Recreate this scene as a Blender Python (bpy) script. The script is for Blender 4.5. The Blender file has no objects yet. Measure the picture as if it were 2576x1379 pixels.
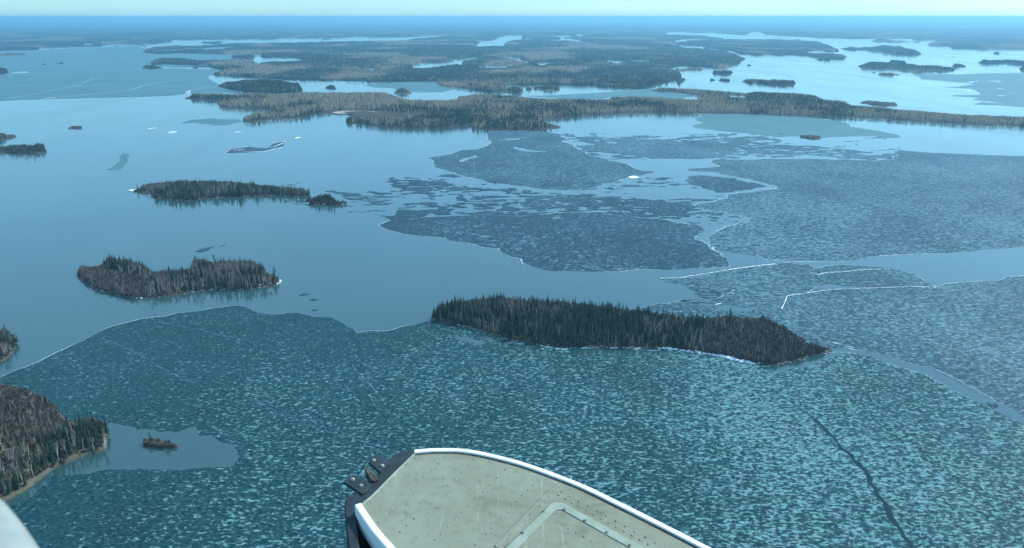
import bpy, math, random
import numpy as np
from mathutils import Vector, Matrix
from mathutils.geometry import delaunay_2d_cdt

random.seed(7)
RNG = np.random.default_rng(7)
R = math.radians
S = bpy.context.scene
COL = S.collection

# ------------------------------------------------------------------ camera
CAM_H = 270.0
W0, H0, F0 = 2575.0, 1379.0, 1983.0
V_HOR = 42.0
PITCH = math.atan((H0 / 2 - V_HOR) / F0)
FAR = 100000.0
cam = bpy.data.cameras.new('camera')
camo = bpy.data.objects.new('camera', cam)
COL.objects.link(camo)
camo.location = (0, 0, CAM_H)
camo.rotation_euler = (R(90) - PITCH, 0, 0)
cam.sensor_width = 36.0
cam.lens = 36.0 * F0 / W0
cam.clip_start = 0.05
cam.clip_end = 400000
cam.dof.use_dof = True
cam.dof.focus_distance = 60.0
cam.dof.aperture_fstop = 12.0
S.camera = camo

# ------------------------------------------------------------------ light
SUN_EL, SUN_AZ = 42.0, 62.0      # azimuth clockwise from the view direction (+Y)
w = bpy.data.worlds.new('World'); S.world = w
w.use_nodes = True
nt = w.node_tree
for n in list(nt.nodes): nt.nodes.remove(n)
sky = nt.nodes.new('ShaderNodeTexSky'); sky.sky_type = 'NISHITA'
sky.sun_disc = False
sky.sun_elevation = R(SUN_EL); sky.sun_rotation = R(SUN_AZ)
sky.altitude = 270; sky.air_density = 1.0; sky.dust_density = 1.2; sky.ozone_density = 3.0
tint = nt.nodes.new('ShaderNodeMix'); tint.data_type = 'RGBA'; tint.blend_type = 'MULTIPLY'
tint.inputs[0].default_value = 1.0
tint.inputs[7].default_value = (0.64, 1.02, 1.18, 1)
veil = nt.nodes.new('ShaderNodeMix'); veil.data_type = 'RGBA'; veil.inputs[0].default_value = 0.45
veil.inputs[7].default_value = (1.85, 3.55, 4.4, 1)      # thin even cloud veil in front of the clear sky
bg = nt.nodes.new('ShaderNodeBackground'); bg.inputs['Strength'].default_value = 0.125
out = nt.nodes.new('ShaderNodeOutputWorld')
nt.links.new(sky.outputs[0], tint.inputs[6]); nt.links.new(tint.outputs[2], veil.inputs[6]); nt.links.new(veil.outputs[2], bg.inputs[0])
nt.links.new(bg.outputs[0], out.inputs[0])
wtc = nt.nodes.new('ShaderNodeTexCoord'); wmp = nt.nodes.new('ShaderNodeMapping'); wmp.inputs['Scale'].default_value = (3, 3, 60)
wno = nt.nodes.new('ShaderNodeTexNoise'); wno.inputs['Scale'].default_value = 1.3; wno.inputs['Detail'].default_value = 5
wmr = nt.nodes.new('ShaderNodeMapRange'); wmr.inputs[1].default_value = .3; wmr.inputs[2].default_value = .7; wmr.inputs[3].default_value = .3; wmr.inputs[4].default_value = .62
nt.links.new(wtc.outputs['Generated'], wmp.inputs[0]); nt.links.new(wmp.outputs[0], wno.inputs['Vector']); nt.links.new(wno.outputs['Fac'], wmr.inputs[0]); nt.links.new(wmr.outputs[0], veil.inputs[0])
sl = bpy.data.lights.new('sun', 'SUN'); sl.energy = 2.6; sl.angle = R(1.0); sl.color = (1.0, 0.96, 0.88)
so = bpy.data.objects.new('sun', sl); COL.objects.link(so)
sd = Vector((math.sin(R(SUN_AZ)) * math.cos(R(SUN_EL)), math.cos(R(SUN_AZ)) * math.cos(R(SUN_EL)), math.sin(R(SUN_EL))))
so.rotation_euler = sd.to_track_quat('Z', 'Y').to_euler()
so.location = (0, 0, 400)
S.view_settings.view_transform = 'Standard'; S.view_settings.look = 'None'
S.view_settings.gamma = 1.0; S.view_settings.exposure = 0.98
S.cycles.max_bounces = 6; S.cycles.volume_bounces = 0; S.cycles.transparent_max_bounces = 8

# ------------------------------------------------------------------ photo coordinates -> places on the lake
FWD = np.array([0, math.cos(PITCH), -math.sin(PITCH)])
UPV = np.array([0, math.sin(PITCH), math.cos(PITCH)])
def P(u, v, z=0.0):
    u = np.asarray(u, float); v = np.asarray(v, float)
    du = (u - W0 / 2) / F0; dv = (H0 / 2 - v) / F0
    dx = du; dy = FWD[1] + dv * UPV[1]; dz = FWD[2] + dv * UPV[2]
    t = (z - CAM_H) / dz
    return np.stack([dx * t, dy * t], -1)
def proj(x, y, z):
    X = x; Y = y; Z = z - CAM_H
    f = Y * FWD[1] + Z * FWD[2]; up = Y * UPV[1] + Z * UPV[2]
    return W0 / 2 + F0 * X / f, H0 / 2 - F0 * up / f
ZT = {'D': (0, 0, 1), 'a': (0, 0, .3353), 'b': (854.4, 0, .3353), 'c': (1711.5, 0, .3353),
      'd': (0, 318.1, .3625), 'g': (854.4, 272.7, .3625), 'f': (1711.5, 272.7, .3625),
      'e': (0, 772.6, .4397), 'h': (1711.5, 772.6, .4397), 'i': (1045.3, 709.0, .4234),
      'j': (163.6, 618.0, .22583), 'k': (818.0, 1045.3, .40578)}
def Z(tag, pts):
    x, y, s = ZT[tag]
    return [(x + s * p[0], y + s * p[1]) for p in pts]

# ------------------------------------------------------------------ numeric noise
def _h(ix, iy, seed):
    n = (ix.astype(np.int64) * 374761393 + iy.astype(np.int64) * 668265263 + seed * 974711) & 0xffffffff
    n = ((n ^ (n >> 13)) * 1274126177) & 0xffffffff
    return ((n ^ (n >> 16)) & 0xffff) / 65535.0
def vnoise(x, y, seed=0):
    x = np.asarray(x, float); y = np.asarray(y, float)
    ix = np.floor(x); iy = np.floor(y); fx = x - ix; fy = y - iy
    fx = fx * fx * (3 - 2 * fx); fy = fy * fy * (3 - 2 * fy)
    a = _h(ix, iy, seed); b = _h(ix + 1, iy, seed); c = _h(ix, iy + 1, seed); d = _h(ix + 1, iy + 1, seed)
    return (a * (1 - fx) + b * fx) * (1 - fy) + (c * (1 - fx) + d * fx) * fy
def fbm(x, y, oct=4, seed=0):
    s = 0; a = 1; t = 0
    for k in range(oct):
        s = s + a * vnoise(x * 2 ** k, y * 2 ** k, seed + k * 17); t += a; a *= .5
    return s / t

# ------------------------------------------------------------------ helpers
def tag(o, label=None, cat=None, group=None, kind=None):
    if label: o['label'] = label
    if cat: o['category'] = cat
    if group: o['group'] = group
    if kind: o['kind'] = kind
    return o
def mesh_obj(name, verts, faces, mat=None, parent=None, smooth=False, link=True):
    me = bpy.data.meshes.new(name)
    me.from_pydata([tuple(map(float, v)) for v in verts], [], [tuple(map(int, f)) for f in faces]); me.update()
    if mat is not None:
        for m in (mat if isinstance(mat, (list, tuple)) else [mat]): me.materials.append(m)
    if smooth: me.polygons.foreach_set('use_smooth', [True] * len(me.polygons))
    o = bpy.data.objects.new(name, me)
    if link: COL.objects.link(o)
    if parent: o.parent = parent
    return o
def quad_mesh(name, V, Q, mat, smooth=True):
    me = bpy.data.meshes.new(name)
    me.vertices.add(len(V)); me.vertices.foreach_set('co', np.asarray(V, np.float32).ravel())
    n = len(Q); me.loops.add(n * 4); me.polygons.add(n)
    me.loops.foreach_set('vertex_index', np.asarray(Q, np.int32).ravel())
    me.polygons.foreach_set('loop_start', np.arange(0, n * 4, 4, dtype=np.int32))
    if smooth: me.polygons.foreach_set('use_smooth', np.ones(n, bool))
    me.update(calc_edges=True); me.validate()
    me.materials.append(mat)
    o = bpy.data.objects.new(name, me); COL.objects.link(o)
    return o

class NT:
    def __init__(s, name, rough=.8, spec=.3):
        s.m = bpy.data.materials.new(name); s.m.use_nodes = True
        s.t = s.m.node_tree; s.b = s.t.nodes['Principled BSDF']
        s.b.inputs['Roughness'].default_value = rough
        s.b.inputs['Specular IOR Level'].default_value = spec
    def n(s, t, **k):
        x = s.t.nodes.new(t)
        for a, v in k.items(): setattr(x, a, v)
        return x
    def l(s, a, b): s.t.links.new(a, b)
    def coord(s, scale=(1, 1, 1), rot=0.0, out='Object'):
        tc = s.n('ShaderNodeTexCoord'); mp = s.n('ShaderNodeMapping')
        mp.inputs['Scale'].default_value = scale; mp.inputs['Rotation'].default_value = (0, 0, rot)
        s.l(tc.outputs[out], mp.inputs[0]); return mp.outputs[0]
    def noise(s, vec, scale, detail=3, rough=.5, dist=0.0):
        x = s.n('ShaderNodeTexNoise'); x.inputs['Scale'].default_value = scale
        x.inputs['Detail'].default_value = detail; x.inputs['Roughness'].default_value = rough
        x.inputs['Distortion'].default_value = dist
        s.l(vec, x.inputs['Vector']); return x.outputs['Fac']
    def ramp(s, fac, stops):
        x = s.n('ShaderNodeValToRGB'); e = x.color_ramp.elements
        while len(e) < len(stops): e.new(.5)
        for i, (p, c) in enumerate(stops):
            e[i].position = p; e[i].color = (c, c, c, 1) if isinstance(c, (int, float)) else (*c, 1)
        s.l(fac, x.inputs[0]); return x.outputs[0]
    def mix(s, fac, a, b, mode='MIX'):
        x = s.n('ShaderNodeMix', data_type='RGBA', blend_type=mode)
        for sock, v in ((x.inputs[0], fac), (x.inputs[6], a), (x.inputs[7], b)):
            if isinstance(v, (int, float)): sock.default_value = v
            elif isinstance(v, tuple): sock.default_value = (*v, 1)
            else: s.l(v, sock)
        return x.outputs[2]
    def math(s, op, a, b=0.0):
        x = s.n('ShaderNodeMath', operation=op)
        for i, v in enumerate((a, b)):
            if isinstance(v, (int, float)): x.inputs[i].default_value = v
            else: s.l(v, x.inputs[i])
        return x.outputs[0]
    def base(s, c):
        if isinstance(c, tuple): s.b.inputs['Base Color'].default_value = (*c, 1)
        else: s.l(c, s.b.inputs['Base Color'])
    def bump(s, h, strength=.3, dist=.1):
        x = s.n('ShaderNodeBump'); x.inputs['Strength'].default_value = strength
        x.inputs['Distance'].default_value = dist
        s.l(h, x.inputs['Height']); s.l(x.outputs[0], s.b.inputs['Normal'])

# ------------------------------------------------------------------ materials
def m_water():
    t = NT('lake_water', .09, .5); t.b.inputs['IOR'].default_value = 1.72
    big = t.noise(t.coord((1 / 260, 1 / 700, 1), .15), 1, 4)
    t.base(t.ramp(big, [(.3, (.018, .056, .062)), (.7, (.026, .070, .077))]))
    rp = t.noise(t.coord((1 / 150, 1 / 500, 1), -.1), 1, 3)
    wd = t.noise(t.coord((1 / 35, 1 / 420, 1), .5), 1, 4, .6)
    t.l(t.ramp(t.math('ADD', t.math('MULTIPLY', rp, .6), t.math('MULTIPLY', wd, .4)), [(.36, .06), (.6, .15)]), t.b.inputs['Roughness'])
    t.bump(t.noise(t.coord((.5, .22, 1)), 1, 3), .12, .12)
    return t.m
def m_ice(name, fl=.5, base=(.012, .062, .088), fleck=(.17, .33, .36), size=1.0, soft=.07, big=0.0, rot=.12, spec=.14, grad=(0., 0.)):
    """dark candled ice with pale wind-drifted flecks"""
    t = NT(name, .5, spec)
    c1 = t.coord((1 / (4.2 * size), 1 / (2.6 * size), 1), rot)
    n1 = t.noise(c1, 1, 3.5, .62, .35)
    c2 = t.coord((1 / (11. * size), 1 / (6. * size), 1), rot * 1.6)
    n2 = t.noise(c2, 1, 3, .55, .3)
    dens = t.noise(t.coord((1 / 120, 1 / 150, 1)), 1, 3)
    dens2 = t.ramp(dens, [(.32, .02), (.7, .085)])
    tcx = t.n('ShaderNodeTexCoord'); sx = t.n('ShaderNodeSeparateXYZ'); t.l(tcx.outputs['Object'], sx.inputs[0])
    cover = t.n('ShaderNodeMapRange'); t.l(sx.outputs[0], cover.inputs[0])
    for q, v in enumerate((-260., 260., *grad)): cover.inputs[1 + q].default_value = v
    dens2 = t.math('ADD', dens2, cover.outputs[0])
    s = t.math('ADD', t.math('MULTIPLY', n1, .72 if not big else .5), t.math('MULTIPLY', n2, .28 if not big else .5))
    s = t.math('ADD', s, dens2)
    med = t.ramp(t.noise(t.coord((1 / (3.4 * size), 1 / (2.4 * size), 1), rot + .2), 1, 3, .6, .4), [(.38, 0.0), (.68, 1.0)])
    th = 1.06 - fl                                            # more flecks for larger fl
    k = t.ramp(s, [(th - .0, 0.0), (min(.99, th + soft), 1.0)])
    fine = t.ramp(t.noise(t.coord((1 / 1.6, 1 / 1.1, 1)), 1, 2), [(.35, .55), (.65, 1.0)])
    k = t.mix(1.0, k, fine, 'MULTIPLY')
    tone = t.ramp(t.noise(t.coord((1 / 60, 1 / 90, 1)), 1, 4), [(.3, tuple(x * .72 for x in base)), (.7, tuple(x * 1.35 for x in base))])
    tone = t.mix(med, tone, tuple(a * .84 + b * .16 for a, b in zip(base, fleck)))
    hue = t.ramp(t.noise(t.coord((1 / 9, 1 / 6, 1), .3), 1, 3), [(.35, (.84, .99, .95)), (.65, (1.16, 1.0, 1.05))])
    t.base(t.mix(1.0, t.mix(k, tone, fleck), hue, 'MULTIPLY'))
    t.l(t.ramp(k, [(0, .42), (1, .75)]), t.b.inputs['Roughness'])
    return t.m
def m_plain(name, c1, c2, scale=1.0, rough=.85, spec=.2, stretch=(1, 1, 1), bump=0.0):
    t = NT(name, rough, spec)
    n = t.noise(t.coord(tuple(scale * s for s in stretch)), 1, 5, .6)
    t.base(t.ramp(n, [(.32, c1), (.68, c2)]))
    if bump: t.bump(n, .6, bump)
    return t.m
def m_tree(name, c1, c2, rough=.85, spec=.12):
    t = NT(name, rough, spec)
    oi = t.n('ShaderNodeObjectInfo')
    n = t.noise(t.coord((1, 1, 1)), .9, 2)
    f = t.math('ADD', t.math('MULTIPLY', oi.outputs['Random'], .7), t.math('MULTIPLY', t.math('SUBTRACT', n, .35), .9))
    t.base(t.ramp(f, [(.1, c1), (.9, c2)]))
    return t.m
def m_land(name, soil, soil2):
    t = NT(name, .95, .1)
    g = t.n('ShaderNodeNewGeometry'); sp = t.n('ShaderNodeSeparateXYZ'); t.l(g.outputs['Position'], sp.inputs[0])
    n = t.noise(t.coord((.25, .25, .25)), 1, 5, .65)
    rock = t.ramp(n, [(.3, (.045, .045, .044)), (.55, (.09, .088, .084)), (.75, (.20, .195, .19))])
    so_ = t.ramp(t.noise(t.coord((.08, .08, .1)), 1, 5, .65), [(.3, soil), (.7, soil2)])
    hgt = t.math('ADD', sp.outputs[2], t.math('MULTIPLY', t.math('SUBTRACT', n, .5), 1.2))
    k = t.ramp(t.math('MULTIPLY', hgt, .5), [(.2, 0.0), (.42, 1.0)])
    t.base(t.mix(k, rock, so_))
    return t.m
def m_canopy():
    """far woods seen as one canopy: dark conifers with stands of bare birch"""
    t = NT('far_woodland', .95, .05)
    a = t.n('ShaderNodeAttribute', attribute_name='birch')
    n = t.noise(t.coord((1 / 22, 1 / 40, 1 / 20)), 1, 5, .7)
    f = t.math('ADD', a.outputs['Fac'], t.math('MULTIPLY', t.math('SUBTRACT', n, .5), 1.5))
    t.base(t.ramp(f, [(.25, (.010, .022, .020)), (.5, (.035, .045, .036)), (.85, (.13, .115, .10))]))
    return t.m
M = dict(
    water=m_water(),
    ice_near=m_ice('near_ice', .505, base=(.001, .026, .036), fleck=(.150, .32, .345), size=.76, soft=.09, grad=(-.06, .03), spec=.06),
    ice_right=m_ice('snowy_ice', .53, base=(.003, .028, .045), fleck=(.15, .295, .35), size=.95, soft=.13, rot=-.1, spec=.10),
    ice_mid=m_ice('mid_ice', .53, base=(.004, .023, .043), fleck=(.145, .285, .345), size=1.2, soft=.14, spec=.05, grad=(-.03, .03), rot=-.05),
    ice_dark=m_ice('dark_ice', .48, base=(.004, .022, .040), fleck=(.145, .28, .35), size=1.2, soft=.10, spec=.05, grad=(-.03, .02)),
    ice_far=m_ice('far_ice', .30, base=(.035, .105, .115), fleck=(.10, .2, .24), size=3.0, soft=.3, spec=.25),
    white=m_plain('white_ice', (.62, .68, .70), (.85, .90, .92), .6, .6, .3),
    frost=m_plain('frosted_ridge', (.22, .36, .40), (.55, .68, .72), .35, .7, .2),  # frosted ice, also the ribbons that imitate light on floe edges
    darkice=m_plain('refrozen_ice', (.002, .022, .034), (.005, .034, .048), .15, .6, .06),
    spruce=m_tree('spruce_needles', (.010, .028, .022), (.034, .062, .042)),
    pine=m_tree('pine_needles', (.012, .030, .020), (.028, .055, .034)),
    bark=m_plain('dark_bark', (.03, .024, .02), (.08, .065, .05), 2),
    birchbark=m_plain('pale_birch_bark', (.40, .38, .36), (.75, .72, .68), 1.5, stretch=(1, 1, .3)),
    twigs=m_tree('bare_twigs', (.085, .080, .072), (.26, .235, .205)),
    aspen=m_tree('budding_twigs', (.32, .25, .15), (.74, .58, .36)),  # brighter copy of the bare birch twigs, sunlight put into the colour
    brush=m_tree('bare_brush', (.085, .078, .070), (.19, .170, .140)),
    tanland=m_land('dry_reed_ground', (.06, .065, .048), (.12, .12, .085)),
    island=m_land('island_ground', (.030, .032, .024), (.070, .064, .045)),
    mainland=m_land('forest_floor', (.03, .032, .026), (.07, .065, .052)),
    canopy=m_canopy(),
    rock=m_plain('grey_shore_rock', (.05, .05, .05), (.22, .215, .205), .5, .9, .2),
    sand=m_plain('beach_sand', (.42, .30, .24), (.55, .40, .33), .1),
)

# ------------------------------------------------------------------ water
def build_water():
    rad = [0.0]; r = 60.0
    while r < FAR: rad.append(r); r *= 1.13
    rad.append(FAR)
    na = 120
    V = [(0, 0, 0)]; F = []
    for r in rad[1:]:
        for k in range(na):
            a = 2 * math.pi * k / na; V.append((r * math.cos(a), r * math.sin(a), 0))
    for k in range(na): F.append((0, 1 + k, 1 + (k + 1) % na))
    for j in range(len(rad) - 2):
        o = 1 + j * na
        for k in range(na):
            k2 = (k + 1) % na
            F.append((o + k, o + na + k, o + na + k2, o + k2))
    o = mesh_obj('lake_water', V, F, M['water'])
    tag(o, 'calm blue open lake water between the ice sheets and the islands', 'water', kind='structure')
build_water()

# ------------------------------------------------------------------ land masks (painted in photo coordinates, then laid on the ground)
RS = 2.0; U_MIN, V_MIN, U_MAX, V_MAX = -420., 30., 2995., 1460.
MASK = np.zeros((int((V_MAX - V_MIN) * RS), int((U_MAX - U_MIN) * RS)), np.int16)
def raster(poly, val, arr=None):
    arr = MASK if arr is None else arr
    p = np.array(poly, float)
    x = (p[:, 0] - U_MIN) * RS; y = (p[:, 1] - V_MIN) * RS
    y0 = max(0, int(y.min()) - 1); y1 = min(arr.shape[0], int(y.max()) + 2)
    n = len(x)
    for row in range(y0, y1):
        yy = row + .5; xs = []
        for k in range(n):
            a, b = k, (k + 1) % n
            if (y[a] <= yy) != (y[b] <= yy):
                xs.append(x[a] + (yy - y[a]) / (y[b] - y[a]) * (x[b] - x[a]))
        xs.sort()
        for q in range(0, len(xs) - 1, 2):
            c0 = max(0, int(math.ceil(xs[q] - .5))); c1 = min(arr.shape[1], int(math.floor(xs[q + 1] - .5)) + 1)
            if c1 > c0: arr[row, c0:c1] = val
def look(u, v):
    c = np.clip(((np.asarray(u) - U_MIN) * RS).astype(int), 0, MASK.shape[1] - 1)
    r = np.clip(((np.asarray(v) - V_MIN) * RS).astype(int), 0, MASK.shape[0] - 1)
    return MASK[r, c]
def rough_poly(pts, amp, seed=0, closed=True, minlen=3.0):
    """break straight shore lines up (amp in the same units as pts, relative to edge length)"""
    rr = random.Random(seed)
    for it in range(4):
        q = []
        n = len(pts)
        for k in range(n if closed else n - 1):
            a = pts[k]; b = pts[(k + 1) % n]; q.append(a)
            L = math.hypot(b[0] - a[0], b[1] - a[1])
            if L > minlen:
                t = rr.uniform(.35, .65); d = rr.uniform(-amp, amp) * min(L, 40)
                q.append((a[0] + (b[0] - a[0]) * t - (b[1] - a[1]) / L * d, a[1] + (b[1] - a[1]) * t + (b[0] - a[0]) / L * d * .5))
        if not closed: q.append(pts[-1])
        pts = q
    return pts
LAND = []      # id -> (name, label, islands)
def land(tagc, pts, label, amp=.12):
    LAND.append(label); i = len(LAND)
    raster(rough_poly(Z(tagc, pts), amp, i), i)
    return i
def merge(tagc, pts, i, amp=.12): raster(rough_poly(Z(tagc, pts), amp, 77), i)
def hole(tagc, pts, amp=.06): raster(rough_poly(Z(tagc, pts), amp, len(pts)), 0)

MAIN = land('a', [(-1500,60),(9000,60),(9000,372),(7500,372),(7124,368),(7144,358),(7100,345),(6964,340),(6954,330),(7024,315),(7024,305),(6864,303),(6854,295),(6544,293),(6184,290),(6000,275),(5844,268),(5744,262),(5700,240),(5644,240),(5584,265),(5424,255),(5354,247),(5224,250),(5104,243),(5000,246),(5000,300),(3400,300),(3358,276),(3248,268),(3088,276),(3028,278),(2788,283),(2738,275),(2648,278),(2576,282),(2420,283),(2380,288),(2100,290),(1960,297),(1850,295),(1500,298),(1310,300),(1260,305),(1310,312),(1180,325),(1000,333),(880,333),(770,335),(760,345),(700,350),(460,352),(440,357),(300,360),(280,374),(90,377),(0,383),(-300,390),(-1500,400)],
            'far wooded mainland fading into blue haze along the horizon', .05)
# the central mainland
merge('a', [(1160,350),(1300,342),(1480,345),(1560,340),(1700,328),(2000,325),(2576,320),(2888,313),(3053,312),(3068,300),(3128,290),(3268,282),(3358,276),(3500,260),(5104,260),(5280,268),(5449,292),(5300,300),(5104,292),(5104,355),(5254,365),(5384,380),(5504,400),(5544,420),(5594,437),(5594,447),(5559,455),(5559,470),(5514,485),(5434,510),(5304,505),(5134,492),(5104,505),(5104,575),(5150,590),(5090,640),(5070,600),(4853,650),(4838,663),(4648,660),(4508,650),(4448,640),(4088,635),(3788,640),(3808,660),(3778,695),(3638,690),(3448,660),(3288,640),(3278,615),(2998,615),(2758,618),(2748,605),(2576,604),(2300,600),(2000,585),(1850,578),(1590,562),(1600,548),(1680,530),(1590,510),(1560,492),(1140,487),(1130,465),(1160,447),(1230,440),(1560,455),(1850,445),(1740,438),(1720,425),(1790,408),(1160,405),(1070,398),(1085,375)], MAIN, .06)
hole('a', [(1850,405),(1980,405),(1930,425),(2000,430),(2180,428),(2260,440),(2250,462),(2020,465),(1930,482),(1900,455),(1870,440),(1920,430),(1900,415)])
hole('c', [(-60,246),(0,243),(120,250),(250,247),(320,255),(480,265),(540,240),(600,240),(640,262),(740,268),(900,290),(345,305),(345,290),(200,268),(60,256),(-60,256)], .03)
hole('c', [(-40,300),(190,294),(200,302),(60,303),(0,318),(-40,320)], .03)
hole('c', [(-60,343),(100,350),(280,378),(400,400),(440,412),(500,400),(400,380),(280,368),(100,342)], .03)
hole('b', [(1005,345),(1060,310),(1170,298),(1185,285),(1240,270),(1245,264),(1365,265),(1372,297),(1300,303),(1240,320),(1235,345),(1270,352),(1020,352)])
hole('b', [(1600,272),(1730,265),(1738,272),(1690,280),(1660,290),(1720,290),(1900,320),(1900,328),(1830,325),(1700,303),(1650,310),(1520,305),(1655,298),(1665,280)], .03)
hole('b', [(1770,258),(1825,262),(1820,272),(1770,268)], .03); hole('b', [(1935,321),(2065,324),(1940,330)], .03)
hole('b', [(545,485),(600,478),(610,465),(635,470),(920,465),(925,485),(830,485),(640,510),(580,512),(545,510)])
hole('b', [(790,440),(930,440),(1060,422),(1065,430),(960,455),(900,460),(830,448)])
hole('b', [(1160,425),(1180,420),(1360,435),(1350,445),(1420,463),(1420,476),(1340,452),(1200,437)])
hole('b', [(1470,467),(1610,470),(1540,485),(1500,488)]); hole('b', [(1005,495),(1150,492),(1340,486),(1240,508),(1060,506)])
hole('b', [(105,507),(290,505),(240,515),(315,523),(230,526)]); hole('b', [(1885,449),(2110,448),(2140,460),(2090,475),(2000,464)])
hole('b', [(2180,449),(2320,453),(2340,463),(2170,460)]); hole('b', [(2300,505),(2480,510),(2540,490),(2620,490),(2620,525),(2480,518),(2320,513)])
hole('b', [(1940,539),(2080,544),(2000,551)]); hole('b', [(0,350),(160,342),(80,357)], .03); hole('b', [(235,334),(300,341),(460,345),(330,353)], .03)
hole('b', [(1380,290),(1460,292),(1410,297)], .03); hole('b', [(2465,243),(2600,240),(2600,249)], .03)
for q in ([(620,329),(695,326),(690,338),(630,339)], [(1000,297),(1145,297),(1140,304),(1005,305)], [(655,211),(730,208),(725,217)], [(2090,349),(2280,349),(2200,357)],
          [(1440,373),(1600,357),(1820,350),(1600,371)], [(1140,372),(1360,371),(1300,378)], [(1760,538),(1860,537),(1800,546)]): hole('a', q, .03)
hole('c', [(2060,204),(2180,203),(2120,210)], .03)
# mainland strip across the middle
STRIP = land('a', [(1370,737),(1430,715),(1440,700),(1600,700),(1750,705),(1900,692),(2260,690),(2330,690),(2576,690),(2748,690),(2878,690),(2948,712),(2998,730),(3068,745),(3348,750),(3438,740),(3438,720),(3548,705),(3648,705),(3848,715),(4048,735),(4348,740),(4568,742),(4588,725),(4748,720),(4948,730),(5098,735),(5230,745),(5230,715),(5104,700),(4950,690),(4848,680),(4948,655),(5104,662),(5204,665),(5534,690),(5574,695),(5704,685),(5954,695),(6114,715),(6184,745),(6344,760),(6389,790),(6504,795),(6744,820),(7004,838),(7304,860),(7680,875),(8200,890),(9000,930),(9000,1040),(8100,985),(7680,952),(7304,935),(6704,900),(6604,885),(6304,880),(6004,870),(5704,862),(5554,855),(5104,853),(4848,850),(4648,855),(4448,865),(4248,885),(4048,905),(4188,935),(4223,958),(4148,965),(4048,972),(3788,980),(3698,975),(3538,965),(3533,935),(3448,950),(3248,965),(2978,962),(2838,955),(2778,940),(2598,925),(2593,882),(2640,870),(2576,855),(2480,848),(2330,855),(2330,870),(2100,890),(2000,900),(1890,920),(1830,912),(1820,880),(1840,865),(1920,845),(2100,822),(1900,822),(1680,812),(1635,790),(1640,765),(1620,755),(1380,741)],
             'long wooded peninsula with brown birches running across the middle of the lake', .05)
hole('c', [(365,716),(490,722),(490,732),(420,728),(365,725)], .03)
land('a', [(1630,640),(1700,615),(1900,598),(2100,602),(2240,620),(2270,690),(2100,700),(1850,690),(1640,655)], 'dark spruce covered island behind the left end of the wooded peninsula')
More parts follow.
